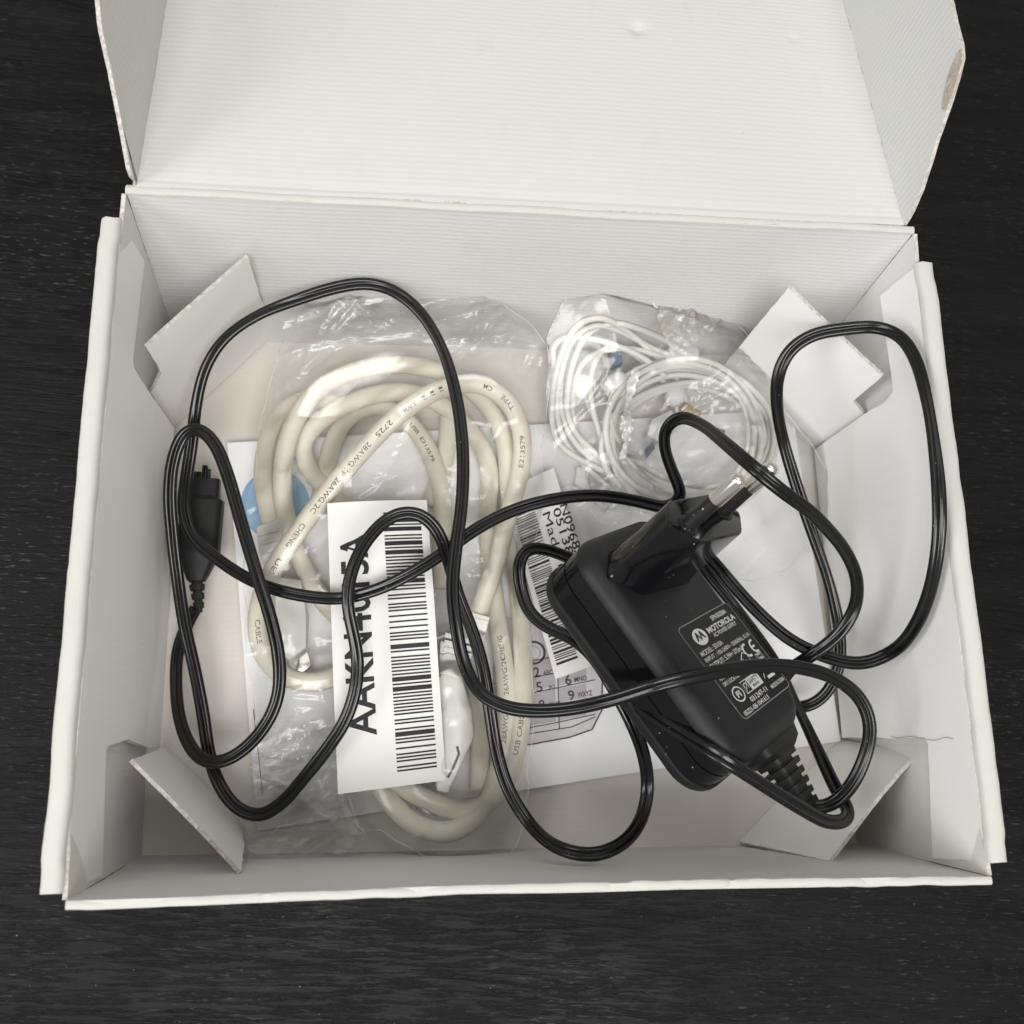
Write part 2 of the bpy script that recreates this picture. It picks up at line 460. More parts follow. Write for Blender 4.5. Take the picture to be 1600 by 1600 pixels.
def film_material(name, haze=.055, refl=.008, tint=(.995,.995,.993), dirt=0, rough=.2):
    m,nt,b=mat(name)
    out=nt.nodes['Material Output']; nt.nodes.remove(b)
    tr=N(nt,'ShaderNodeBsdfTransparent'); tr.inputs[0].default_value=(*tint,1)
    gl=N(nt,'ShaderNodeBsdfGlossy'); gl.inputs['Roughness'].default_value=rough; gl.inputs[0].default_value=(1,1,1,1)
    df=N(nt,'ShaderNodeBsdfDiffuse'); df.inputs[0].default_value=(.85,.85,.84,1)
    tc=N(nt,'ShaderNodeTexCoord'); ob=tc.outputs['Object']
    n1=noise_node(nt,ob,220,3,.55); n2=noise_node(nt,mapping(nt,ob,(1,2.5,1),(0,0,.6)),45,4,.6)
    bp=N(nt,'ShaderNodeBump'); bp.inputs['Strength'].default_value=.4; bp.inputs['Distance'].default_value=.0004; L(nt,n1.outputs[0],bp.inputs['Height'])
    L(nt,bp.outputs[0],gl.inputs['Normal'])
    fr=N(nt,'ShaderNodeFresnel'); fr.inputs['IOR'].default_value=1.42; L(nt,bp.outputs[0],fr.inputs['Normal'])
    f1=N(nt,'ShaderNodeMath',operation='MULTIPLY_ADD'); L(nt,fr.outputs[0],f1.inputs[0]); f1.inputs[1].default_value=1.0; f1.inputs[2].default_value=refl; f1.use_clamp=True
    hz=ramp(nt,n2.outputs[0],[(.35,haze*.3),(.75,haze*2.2)])
    m1=N(nt,'ShaderNodeMixShader'); L(nt,hz.outputs[0],m1.inputs[0]); L(nt,tr.outputs[0],m1.inputs[1]); L(nt,df.outputs[0],m1.inputs[2])
    m2=N(nt,'ShaderNodeMixShader'); L(nt,f1.outputs[0],m2.inputs[0]); L(nt,m1.outputs[0],m2.inputs[1]); L(nt,gl.outputs[0],m2.inputs[2])
    last=m2
    if dirt:
        d2=N(nt,'ShaderNodeBsdfDiffuse'); d2.inputs[0].default_value=(.30,.27,.225,1)
        nd=noise_node(nt,ob,260,6,.75); r=ramp(nt,nd.outputs[0],[(.36,0.0),(.68,dirt)])
        m3=N(nt,'ShaderNodeMixShader'); L(nt,r.outputs[0],m3.inputs[0]); L(nt,m2.outputs[0],m3.inputs[1]); L(nt,d2.outputs[0],m3.inputs[2]); last=m3
    L(nt,last.outputs[0],out.inputs[0])
    return m
M['film']=film_material('clear_plastic_film')
M['film_milky']=film_material('milky_plastic_film',haze=.11)
M['film_dirty']=film_material('dusty_tape_film',haze=.12,refl=.03,dirt=.8,rough=.3)
M['film_seal']=film_material('crinkled_bag_seal',haze=.5,refl=.10,rough=.3)

def wood():
    m,nt,b=mat('black_stained_wood')
    tc=N(nt,'ShaderNodeTexCoord'); ob=tc.outputs['Object']
    v=mapping(nt,ob,(1,1,1),(0,0,math.radians(3)))
    wv=noise_node(nt,mapping(nt,v,(3,14,1)),2.2,3)             # slow wander of the grain
    off=N(nt,'ShaderNodeVectorMath',operation='MULTIPLY_ADD'); L(nt,wv.outputs['Color'],off.inputs[0]); off.inputs[1].default_value=(0.004,0.006,0); L(nt,v,off.inputs[2])
    g1=noise_node(nt,mapping(nt,off.outputs[0],(60,620,60)),1,5,.65)
    g2=noise_node(nt,mapping(nt,off.outputs[0],(14,130,20)),1,4,.6)
    g3=noise_node(nt,mapping(nt,off.outputs[0],(230,1500,200)),1,3,.6)
    pores=ramp(nt,g1.outputs[0],[(.36,0.0),(.52,1.0)])
    a=N(nt,'ShaderNodeMath',operation='MULTIPLY_ADD'); L(nt,g2.outputs[0],a.inputs[0]); a.inputs[1].default_value=.8; L(nt,pores.outputs[0],a.inputs[2])
    a2=N(nt,'ShaderNodeMath',operation='MULTIPLY_ADD'); L(nt,g3.outputs[0],a2.inputs[0]); a2.inputs[1].default_value=.6; L(nt,a.outputs[0],a2.inputs[2])
    bp=N(nt,'ShaderNodeBump'); bp.inputs['Strength'].default_value=.7; bp.inputs['Distance'].default_value=.00022
    L(nt,a2.outputs[0],bp.inputs['Height']); L(nt,bp.outputs[0],b.inputs['Normal'])
    c=ramp(nt,g2.outputs[0],[(.3,(.0022,.0022,.0023)),(.7,(.0075,.0073,.0075))])
    # rubbed-through flecks on the grain ridges
    fl=ramp(nt,g3.outputs[0],[(.60,0.0),(.70,1.0)]); big=noise_node(nt,ob,16,4); bs=ramp(nt,big.outputs[0],[(.42,.12),(.66,1.0)])
    mm=N(nt,'ShaderNodeMath',operation='MULTIPLY'); L(nt,fl.outputs[0],mm.inputs[0]); L(nt,bs.outputs[0],mm.inputs[1])
    c2=mixc(nt,mm.outputs[0],c.outputs[0],(.075,.074,.072))
    L(nt,c2,b.inputs['Base Color'])
    rr=N(nt,'ShaderNodeMapRange'); rr.inputs['From Min'].default_value=.3; rr.inputs['From Max'].default_value=.7; rr.inputs['To Min'].default_value=.34; rr.inputs['To Max'].default_value=.62
    rn=noise_node(nt,mapping(nt,ob,(1,2,1)),22,5,.65); L(nt,rn.outputs[0],rr.inputs['Value']); L(nt,rr.outputs[0],b.inputs['Roughness'])
    b.inputs['Specular IOR Level'].default_value=.15
    return m
M['wood']=wood()

# ------------------------------------------------------------------ the table top
H=7.5; ZT=-0.32
mb=MB()
lo=[(-70,-60),(75,-60),(75,60),(-70,60)]
for z in (ZT,ZT-3): pass
mb.add([(x,y,ZT) for x,y in lo]+[(x,y,ZT-3) for x,y in lo],[[0,1,2,3],[7,6,5,4],[0,4,5,1],[1,5,6,2],[2,6,7,3],[3,7,4,0]])
tbl=mb.build('tabletop',M['wood'],None,(0,0,ZT),smooth=False); tbl['kind']='structure'
# loose grit and lint on the wood
mb=MB()
for k in range(70):
    px,py=random.uniform(-20,1620),random.choice([random.uniform(1400,1620)]*3+[random.uniform(-20,1600)])
    p=U(px,py,ZT); r=random.uniform(.006,.016)*(1 if random.random()<.9 else 2)
    if -11<p[0]<11 and -8.6<p[1]<17: continue
    e=[(p[0]+r*random.uniform(.5,1.6)*math.cos(a+.3),p[1]+r*random.uniform(.5,1.2)*math.sin(a+.3),p[2]) for a in (0,1.3,2.6,3.9,5.1)]
    mb.add(e+[(p[0],p[1],p[2]+r)],[[i,(i+1)%5,5] for i in range(5)])
g=mb.build('table_grit',M['grit'],None,(0,0,ZT)); g['kind']='stuff'

# ------------------------------------------------------------------ the box
box=thing('cardboard_box','open white corrugated cardboard box with its hinged lid thrown back, standing on black wood','box',(0,0,ZT))
IN=(0,0,6)                                   # a point inside the box: faces look at it
T1=.17
# floor
floor_q=[np.array(p) for p in ((-10.5,-8,0),(10.6,-8,0),(10.6,8,0),(-10.5,8,0))]
panel(floor_q,.28,60,50,.02,0,(0,0,9),1).build('box_floor',[M['floor_board'],M['edge']],box)

# back wall with the fold over its top
hl,hr=U(196,299,H),U(1428,362,H)
bl_,br_=np.array((-10.4,7.75,0.0)),np.array((10.5,7.75,0.0))
def dent_wall(s,t):
    return -.10*math.sin(math.pi*t)*math.sin(math.pi*s)
back=panel([bl_,br_,hr,hl],T1,90,40,.05,.02,IN,2,dent_wall).build('back_wall',[M['board_x'],M['edge']],box)
# front wall, leaning outwards, with a worn turned-over top edge
fl,fr=U(103,1409,H),U(1548,1370,H)
fbl,fbr=np.array((-10.35,-7.7,0.0)),np.array((10.45,-7.85,0.0))
def front_bulge(s,t): return .10*math.sin(math.pi*s)*t
front=panel([fbl,fbr,fr,fl],T1,120,24,.05,.03,IN,3,front_bulge).build('front_wall',[M['board_x'],M['board_rim']],box)
mb=MB(); k=150; prof=[]
P=[]
for i in range(k+1):
    s=i/k; p=fl*(1-s)+fr*s+np.array((0,.10*math.sin(math.pi*s)+.02*nz(s*40,1.5)-.075,.02*nz(s*25,4.1)-.02))
    # nicks along the edge
    for c,w,dp in ((.36,.012,.06),(.575,.014,.10),(.70,.004,.08),(.865,.016,.09),(.20,.006,.05),(.07,.05,.06)):
        p=p+np.array((0,-.3*dp,-dp))*math.exp(-((s-c)/w)**2)
    P.append(p)
sweep(mb,np.array(P),[(x*.10,y*.07) for x,y in circle(1,10)])
mb.build('turned_edge',[M['board_rim']],front)

# side walls: an outer ply, a folded rim and an inner ply with two tabs cut out of it
def side(sgn, nb, nf):
    mb=MB(); ys=np.linspace(nb,nf,70); vs=[];fs=[];uv=[]
    pr=[(10.78,ZT+.02),(10.80,3.5),(10.75,7.2),(10.73,7.40),(10.69,7.47),(10.60,7.50),(10.40,7.50),(10.32,7.475),(10.27,7.42),(10.25,7.30),(10.42,7.27),(10.48,7.0),(10.52,3.5),(10.62,ZT+.02)]
    k=len(pr)
    for i,y in enumerate(ys):
        e=.0 if 2<i<67 else .03
        for j,(x,z) in enumerate(pr):
            jx=.034*nz(y*.8,z*.6,sgn*3+1)+.012*nz(y*4,z*2,sgn*2); jz=.03*nz(y*1.3,x,sgn)+.012*nz(y*6,x*4,sgn+4)
            if z<6: jz=0
            yy=y+ (.05*nz(x*6,z*4,sgn+i) if i in(0,69) else 0)
            vs.append((sgn*(x+jx-(e if z>6 else 0)),yy,z+jz)); uv.append((y,j*.3))
    for i in range(len(ys)-1):
        for j in range(k): 
            f=[i*k+j,i*k+(j+1)%k,(i+1)*k+(j+1)%k,(i+1)*k+j]; fs.append(f)
    mb.add(vs,fs,0,uv)
    mb.add([vs[j] for j in range(k)],[list(range(k))],1); mb.add([vs[(len(ys)-1)*k+j] for j in range(k)],[list(range(k))],1)
    o=mb.build('side_wall',[M['board_rim'],M['edge']],box,sharp=60); recalc(o)
    return o
left=side(-1,7.68,-7.86); right=side(1,7.42,-7.76)
def wallplane(sgn): return np.array((sgn*10.25,0,7.2)), nrm((sgn*7.2,0,-.22))
def inner(sgn, px, nb, nf, parent, seed):
    p0=np.array((sgn*10.24,0,7.15))
    n=nrm(np.cross((0,1,0),(sgn*.20,0,7.15)))
    pts=[np.array((sgn*10.243,nf,7.30)),np.array((sgn*10.243,nb,7.30))]+[RP(a,b,p0,n) for a,b in px]
    return polypanel(pts,T1,(0,0,4),.02,.2,seed,uvx=(0,1,0)).build('inner_panel',[M['board_smooth'],M['edge']],parent)
inner(-1,[(226,407),(208,560),(209,575),(233,612),(272,668),(257,1167),(232,1168),(200,1155),(170,1165),(166,1172),(160,1369)],7.62,-7.84,left,4)
inner(1,[(1375,462),(1393,590),(1395,612),(1383,628),(1352,646),(1272,703),(1316,1153),(1360,1152),(1400,1154),(1444,1152),(1450,1162),(1457,1341)],7.36,-7.74,right,5)
_n=nrm(np.cross((0,1,0),(.20,0,7.15))); _p=np.array((10.225,0,7.15)); mb=MB()
sweep(mb,smooth_path(catmull([RP(x,y,_p,_n) for x,y in ((1393,1151),(1402,1153),(1424,1151),(1446,1155),(1462,1157),(1478,1152),(1490,1155))],.1),1),[(x*.012,y*.010) for x,y in circle(1,6)])
mb.build('torn_crease',[M['board_rim']],right)
# the dust flaps of the front and back walls, tucked into the hollow of the sides
for sgn in (-1,1):
    x=10.44
    panel([(bl_ if sgn<0 else br_)+np.array((sgn*-.02,-.02,.02)),(sgn*x,3.2,.02),(sgn*x,3.4,6.7),(hl if sgn<0 else hr)+np.array((0,-.03,-.05))],.10,20,20,.03,.02,IN,6+sgn).build('dust_flap',[M['board_y'],M['edge']],back)
    panel([(fbl if sgn<0 else fbr)+np.array((0,.0,.02)),(sgn*x,-3.2,.02),(sgn*x,-3.4,6.7),(fl if sgn<0 else fr)+np.array((0,.02,-.10))],.10,20,20,.03,.02,IN,9+sgn).build('dust_flap',[M['board_y'],M['edge']],front)

# four corner tabs, cut from the inner plies and folded across the corners
def tabplane(a,b):
    n=nrm(np.cross(b-a,(0,0,1))); return a,n
a=U(272,668,0); b=U(437,515,0); p0,n=tabplane(a,b)
polypanel([RP(x,y,p0,n) for x,y in ((272,667),(235,614),(243,604),(252,584),(246,570),(229,543),(260,514),(388,401),(407,466),(414,478),(436,514))],.10,(0,0,5),.015,.2,11).build('support_tab',[M['board_smooth'],M['edge']],left)
a=U(1272,703,0); b=a+np.array((-3.1,2.6,0)); p0,n=tabplane(a,b)
tip=RP(1232,449,p0,n)
polypanel([RP(x,y,p0,n) for x,y in ((1273,703),(1350,647),(1333,627),(1378,588),(1300,515))]+[tip,np.array((tip[0],tip[1],0.02))],.10,(0,0,5),.02,.15,12).build('support_tab',[M['board_smooth'],M['edge']],right)
def fold_tab(bl,br,tr,tl,par,seed):
    panel([bl,br,tr,tl],.10,24,20,.06,.025,(0,0,6),seed,lambda s,t:.05*math.sin(math.pi*s)).build('support_tab',[M['board_smooth'],M['edge']],par)
fold_tab(U(259,1168,.02),U(384,1297,.02),U(377,1361,4.2),U(207,1186,4.2),left,13)
fold_tab(U(1314,1155,.02),U(1155,1315,.02),U(1294,1345,4.2),U(1431,1178,4.0),right,14)

# lid: thrown back past the wall, sloping down behind the box
LH=U(212,299,H); RH=U(1413,357,H)
ax=nrm(RH-LH); hor=nrm(np.cross((0,0,1),ax)); q=math.radians(12.5)
dl=hor*math.cos(q)-np.array((0,0,1))*math.sin(q); nl=np.cross(ax,dl)
wl=np.linalg.norm(RH-LH); z0=.10
LL=15.8
dents=[((995,50),.26,.10),((1240,63),.16,.05),((1043,262),.12,.02)]
dl_pts=[]
for (px,py),r,dp in dents:
    P_=RP(px,py,LH,nl); dl_pts.append((np.dot(P_-LH,ax),np.dot(P_-LH,dl),r,dp))
def lid_disp(s,t):
    x,y=s*wl,t*LL; h=.08*math.sin(math.pi*s)*math.sin(math.pi*min(1,t*1.2))
    for cx,cy,r,dp in dl_pts:
        d2=((x-cx)**2+(y-cy)**2)/r**2
        h-=dp*math.exp(-d2*1.4)
    h-=.02*math.exp(-((y-.28+.05*nz(x*.4,3.3))/.07)**2)          # the second crease near the hinge
    h+=.018*math.exp(-((y-.12)/.08)**2)
    h+=.012*math.exp(-((y-2.0-.02*x)/.06)**2)*max(0,nz(x*.3,8))*2
    return h
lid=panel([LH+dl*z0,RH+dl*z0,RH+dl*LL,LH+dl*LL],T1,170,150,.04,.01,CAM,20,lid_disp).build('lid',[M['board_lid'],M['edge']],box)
# the hinge fold between back wall and lid
mb=MB(); P=[]
for i in range(140):
    s=i/139; p=hl*(1-s)+hr*s
    P.append(p+np.array((0,.05+.02*nz(s*14,2.2),-.03+.035*nz(s*9,7.7)+.02*nz(s*60,1.7))))
sweep(mb,np.array(P),[(x*.11,y*.07) for x,y in circle(1,10)])
mb.build('hinge_fold',[M['board_rim']],lid)
def flap(foot, vis, sgn, phi, seed):
    c=math.radians(phi); up=nl*math.cos(c)+ax*sgn*math.sin(c); n=np.cross(dl,up)
    pts=[foot+dl*.12]
    sh=[]
    for a,b in vis:
        P_=RP(a,b,foot,n); sh.append((np.dot(P_-foot,dl),np.dot(P_-foot,up)))
    pts=[foot+dl*s+up*h for s,h in sh]
    s1,h1=sh[-1]
    pts+= [foot+dl*(s1+3)+up*h1, foot+dl*14.6+up*h1*.95, foot+dl*15.6+up*h1*.7, foot+dl*15.7, foot+dl*.15]
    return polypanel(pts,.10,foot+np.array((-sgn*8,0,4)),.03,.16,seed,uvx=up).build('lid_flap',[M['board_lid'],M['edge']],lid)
flap(LH,[(216,285),(208,276),(203,262),(190,190),(172,100),(160,46),(155,0)],-1,6,21)
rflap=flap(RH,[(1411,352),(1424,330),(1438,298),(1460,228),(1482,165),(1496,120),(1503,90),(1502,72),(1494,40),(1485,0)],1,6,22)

c6=math.radians(6); _up=nl*math.cos(c6)+ax*math.sin(c6); _nf=nrm(np.cross(dl,_up)); _nf=_nf if _nf[0]<0 else -_nf
polypanel([RP(x,y,RH+_nf*.02,_nf) for x,y in ((1501,76),(1503,95),(1496,122),(1486,152),(1478,173),(1471,170),(1473,150),(1478,128),(1486,104),(1494,84))],.06,RH+np.array((-8,0,4)),.04,.10,31,uvx=_up).build('torn_edge',[M['edge_dark'],M['edge_dark']],rflap)

# ------------------------------------------------------------------ white booklet on the floor of the box, printed with a blue disc and a telephone
BZ=.34
bk=thing('booklet','white booklet with blue disc and printed telephone keypad, lying flat under the bags','booklet',U(800,950,.02))
BT=[U(355,692,BZ),U(402,1298,BZ),U(1313,1158,BZ),U(1238,640,BZ)]     # tl, bl, br, tr
mbk=panel([BT[1],BT[2],BT[3],BT[0]],.30,40,30,.015,.0,(0,0,9),30,lambda s,t:.02*math.sin(3*s)).build('cover',[M['booklet'],M['booklet']],bk)
def on_floor(z):
    return lambda x,y: U(x,y,z)
zf=BZ+.035
mb=MB(); c=[(430+54*math.cos(t),788+54*math.sin(t)) for t in np.linspace(0,2*math.pi,40,endpoint=False)]
mb.add([U(x,y,zf) for x,y in c],[list(range(39,-1,-1))]); mb.build('printed_disc',M['blue_print'],mbk)
mb=MB(); fz=on_floor(zf)
body=[(770,960),(940,985),(940,1100),(925,1140),(895,1150),(830,1162),(770,1165)]
mb.add([U(x,y,zf) for x,y in body],[list(range(len(body)))],0)
fz2=on_floor(zf+.004); fz3=on_floor(zf+.008)
for y0 in (1034,1060,1084,1111,1138):
    put_line(mb,[(770,y0+9),(823,y0),(870,y0-9),(930,y0-22)],1.6,fz3,mat=2)
for x0 in (825,870):
    put_line(mb,[(x0,1000),(x0+4,1140)],1.6,fz3,mat=2)
put_line(mb,arc(834,1020,17,0,360,24),3.5,fz3,mat=2); put_line(mb,arc(834,1020,10,0,360,24),2,fz3,mat=1)
put_line(mb,[(770,1152),(830,1146),(893,1136),(930,1120)],1.6,fz3,mat=2)
put_line(mb,[(770,1170),(830,1163),(890,1152),(925,1140),(940,1110),(943,985)],2.2,fz3,mat=2)
def txt(s,x,y,w,h,rot=-9):
    cr,sr=math.cos(math.radians(rot)),math.sin(math.radians(rot))
    put_text(mb,s,0,0,w,h,lambda u,v:fz3(x+u*cr+v*sr, y+u*sr-v*cr),.02,2)
for s,x,y in (('2',829,1057),('5',833,1080),('8',837,1108),('6',878,1069),('9',883,1093)): txt(s,x+6,y+2,10,16)
for s,x,y,w in (('ABC',841,1054,14),('JKL',849,1077,12),('TUV',851,1104,16),('MNO',890,1064,18),('WXYZ',895,1088,21)): txt(s,x+8,y+2,w*1.1,8)
put_line(mb,[(396,1108),(399,1140),(405,1190),(410,1240)],1.2,fz,mat=2)
ptel=mb.build('printed_telephone',[M['lilac_pale'],M['lilac_print'],M['ink_soft']],bk); ptel['kind']='stuff'
for y0,y1 in ((1035,1059),(1062,1081),(1086,1108),(1113,1136)):
    for x0,x1 in ((770,823),(827,868),(872,916)):
        dy=-(x0-820)*.19; mb=MB()
        mb.add([fz2(x0,y0+dy),fz2(x0,y1+dy),fz2(x1,y1+dy-8),fz2(x1,y0+dy-8)],[[0,1,2,3]])
        mb.build('printed_key',M['lilac_print'],ptel)

# ------------------------------------------------------------------ cream USB cable
usb=thing('usb_cable','thick cream data cable coiled in a clear bag on the left side of the box','cable',U(620,900,.3))
c1=[(545,1045,.8),(500,1066,.9),(455,1062,.95),(418,1035,1.0),(402,985,1.1),(408,935,1.25),(430,885,1.5),(470,825,1.75),(513,768,1.9),(560,712,2.0),(610,660,2.1),(660,622,2.1),(710,601,2.05),(752,601,1.95),(787,620,1.8),(810,655,1.65),(817,695,1.5),(812,740,1.35),(800,785,1.25),(787,830,1.3),(778,870,1.4),(765,910,1.5),(750,950,1.5),(738,985,1.5)]
c2=[(560,990,.7),(505,940,.75),(482,900,.8),(462,860,.95),(447,810,1.15),(441,750,1.3),(446,700,1.4),(462,655,1.5),(490,615,1.55),(530,588,1.55),(580,573,1.5),(640,570,1.4),(690,582,1.25),(740,612,1.05),(772,650,.95),(790,700,.85),(795,760,.8),(800,830,.8),(808,900,.85),(815,980,.9),(818,1060,.95),(815,1120,1.0),(805,1180,1.0),(785,1230,1.05),(755,1260,1.1),(710,1265,1.2),(665,1248,1.25),(625,1225,1.2),(598,1195,1.1)]
c3=[(600,860,.55),(580,830,.58),(535,790,.62),(498,752,.68),(474,718,.78),(474,690,.9),(494,662,1.02),(530,638,1.1),(580,618,1.1),(640,613,1.05),(690,632,.9),(730,668,.75),(757,705,.7),(766,745,.65),(762,800,.65),(765,860,.65),(772,930,.7),(783,1010,.85),(791,1070,.9),(790,1130,.9),(780,1200,.9),(765,1245,1.05),(740,1280,1.25),(705,1300,1.35),(670,1298,1.35),(635,1280,1.25),(608,1250,1.15),(582,1212,1.0)]
c4=[(430,840,.95),(420,800,.95),(411,750,.85),(418,690,.75),(440,645,.7),(485,622,.65),(540,640,.62)]
c6=[(497,800,.5),(502,770,.52),(510,730,.58),(524,680,.64),(552,645,.64),(600,634,.66),(640,660,.7),(668,700,.8),(685,745,.85),(692,800,.85),(690,860,.75),(690,920,.65)]
c7=[(700,640,.62),(699,690,.62),(690,740,.62),(672,790,.62)]
c8=[(742,1055,.7),(750,1140,.7),(748,1235,.7)]
mb=MB(); content1=[]; R1=.282; cable_paths=[]
for c in (c1,c2,c3,c4,c6,c7,c8):
    P=path_px(c,.14,5); cable_paths.append(P); sweep(mb,P,circle(R1,16))
    content1+= [(p[0],p[1],p[2],R1) for p in P[::2]]
cab=mb.build('cable',M['cream'],usb,sharp=0)
def text_on_tube(mb,P,items,r,h,bold=0.01,w_per=.145):
    T,Nn,B=frames(P); d=np.r_[0,np.cumsum(np.linalg.norm(np.diff(P,axis=0),axis=1))]
    px=None
    def at(s,v):
        i=int(np.clip(np.searchsorted(d,s)-1,0,len(P)-2)); f=(s-d[i])/max(d[i+1]-d[i],1e-6)
        p=P[i]*(1-f)+P[i+1]*f; t=T[i]; u=nrm(CAM-p); u=nrm(u-t*np.dot(u,t)); s_=np.cross(u,t)
        a=v/r
        return p+(u*math.cos(a)+s_*math.sin(a))*(r*1.012)
    for s,txt_,sgn in items:
        w=w_per*len(txt_)
        # glyph x runs along the path (sgn=-1: against it), y across it
        put_text(mb,txt_,0,-h/2,w,h,lambda x,y:at(s+sgn*x,sgn*y),bold)
mb=MB()
P=cable_paths[0]; d=np.r_[0,np.cumsum(np.linalg.norm(np.diff(P,axis=0),axis=1))]
def s_at(P,px,py,z):
    d=np.r_[0,np.cumsum(np.linalg.norm(np.diff(P,axis=0),axis=1))]
    best=min(range(len(P)),key=lambda i:np.linalg.norm(np.array(project(P[i]))-np.array((px,py))))
    return d[best]
def project(p):
    v=(np.asarray(p)-CAM)@RM
    return 800+FPX*v[0]/-v[2], 800-FPX*v[1]/-v[2]
its=[((645,628),'AWM'),((608,660),'2725'),((580,692),'28AWG/1P'),((529,754),'26AWG/2C'),((477,824),'CHENG'),((444,876),'UEI')]
text_on_tube(mb,P,[(s_at(P,x,y,0),t,-1) for (x,y),t in its],R1,.15,bold=.006,w_per=.155)
text_on_tube(mb,P,[(s_at(P,686,605,0),'- - -',-1),(s_at(P,765,602,0),'CM',-1),(s_at(P,800,640,0),'TYPE',-1),(s_at(P,815,735,0),'E213579',-1)],R1,.14,bold=.004,w_per=.14)
text_on_tube(mb,cable_paths[2],[(s_at(cable_paths[2],778,1035,0),'CHENG',-1),(s_at(cable_paths[2],792,1085,0),'26AWG/2C',-1),(s_at(cable_paths[2],782,1165,0),'28AWG/1P',-1)],R1,.14,bold=.004,w_per=.14)
text_on_tube(mb,cable_paths[1],[(s_at(cable_paths[1],806,1180,0),'USB CABLE',-1)],R1,.14,bold=.004,w_per=.14)
text_on_tube(mb,cable_paths[0],[(s_at(P,406,970,0),'CABLE',-1)],R1,.14,bold=.004,w_per=.14)
text_on_tube(mb,cable_paths[4],[(s_at(cable_paths[4],645,662,0),'USB  E213579',1)],R1,.11,w_per=.12)
mb.build('printed_text',M['ink_grey'],cab)['kind']='stuff'

def prism(mb,pts,z0,z1,r=.06,mat=0,zt=None):
    """upright block over a pixel outline seen at height z1, edges softened"""
    top=[U(x,y,z1) for x,y in pts]; cen=np.mean(top,axis=0); k=len(top)
    def off(d,z): return [np.array((p[0]+(cen[0]-p[0])*d/np.linalg.norm(p[:2]-cen[:2]),p[1]+(cen[1]-p[1])*d/np.linalg.norm(p[:2]-cen[:2]),z)) for p in top]
    loft(mb,[off(r,z0),off(0,z0+r),off(0,z1-r),off(r*.3,z1-r*.3),off(r,z1)],mat)
# lower connector: flat plug with a shouldered overmould and its grip ribs
con=MB(); prism(con,[(690,1052),(722,1058),(738,1108),(742,1150),(722,1195),(700,1240),(684,1236),(668,1150),(672,1080)],.9,1.75,.12)
con_o=con.build('connector',M['ivory'],usb)
mb=MB(); prism(mb,[(688,1000),(728,1012),(722,1062),(684,1052)],1.0,1.75,.1)
for k_ in range(3):
    x0,y0=694+k_*1,1000-k_*11+10
    prism(mb,[(x0,y0),(x0+44,y0+12),(x0+42,y0+19),(x0-2,y0+7)],1.05,1.82,.03)
prism(mb,[(738,956),(766,964),(760,988),(730,978)],1.1,1.95,.06); prism(mb,[(742,965),(764,971),(761,977),(740,971)],1.3,2.0,.02)
mb.build('strain_relief',M['ivory'],con_o)
mb=MB(); f18=on_floor(1.765)
put_line(mb,[(714,1166),(717,1178),(708,1200),(700,1215)],4,f18); mb.build('arrow_mark',M['ink_soft'],con_o)
mb=MB(); put_line(mb,arc(686,1100,13,0,360,20),1.5,f18); mb.build('moulded_ring',M['ear_wire'],con_o)
mb=MB(); prism(mb,[(640,1240),(676,1252),(684,1278),(650,1266)],.4,.85,.05); mb.build('metal_shell',M['chrome'],con_o)
# upper connector beside the left wall
con=MB(); prism(con,[(432,900),(470,905),(480,960),(478,1012),(452,1032),(434,1020),(428,960)],.45,1.25,.1)
con2=con.build('connector',M['ivory'],usb)
mb=MB(); prism(mb,[(400,822),(436,808),(446,850),(440,895),(418,900),(404,860)],.5,1.35,.1)
for k_ in range(3):
    y0=832+k_*14; prism(mb,[(402+k_*3,y0),(434+k_*3,y0-9),(436+k_*3,y0-3),(404+k_*3,y0+6)],.6,1.42,.03)
mb.build('strain_relief',M['ivory'],con2)
mb=MB(); prism(mb,[(450,1034),(480,1014),(488,1040),(460,1058)],.5,.95,.04); mb.build('metal_shell',M['chrome'],con2)
content1+=[(U(x,y,1.5)[0],U(x,y,1.5)[1],1.15,.8) for x,y in ((700,1070),(708,1120),(710,1160),(700,1200))]+[(U(x,y,1.)[0],U(x,y,1.)[1],.75,.7) for x,y in ((450,940),(455,990),(425,850))]

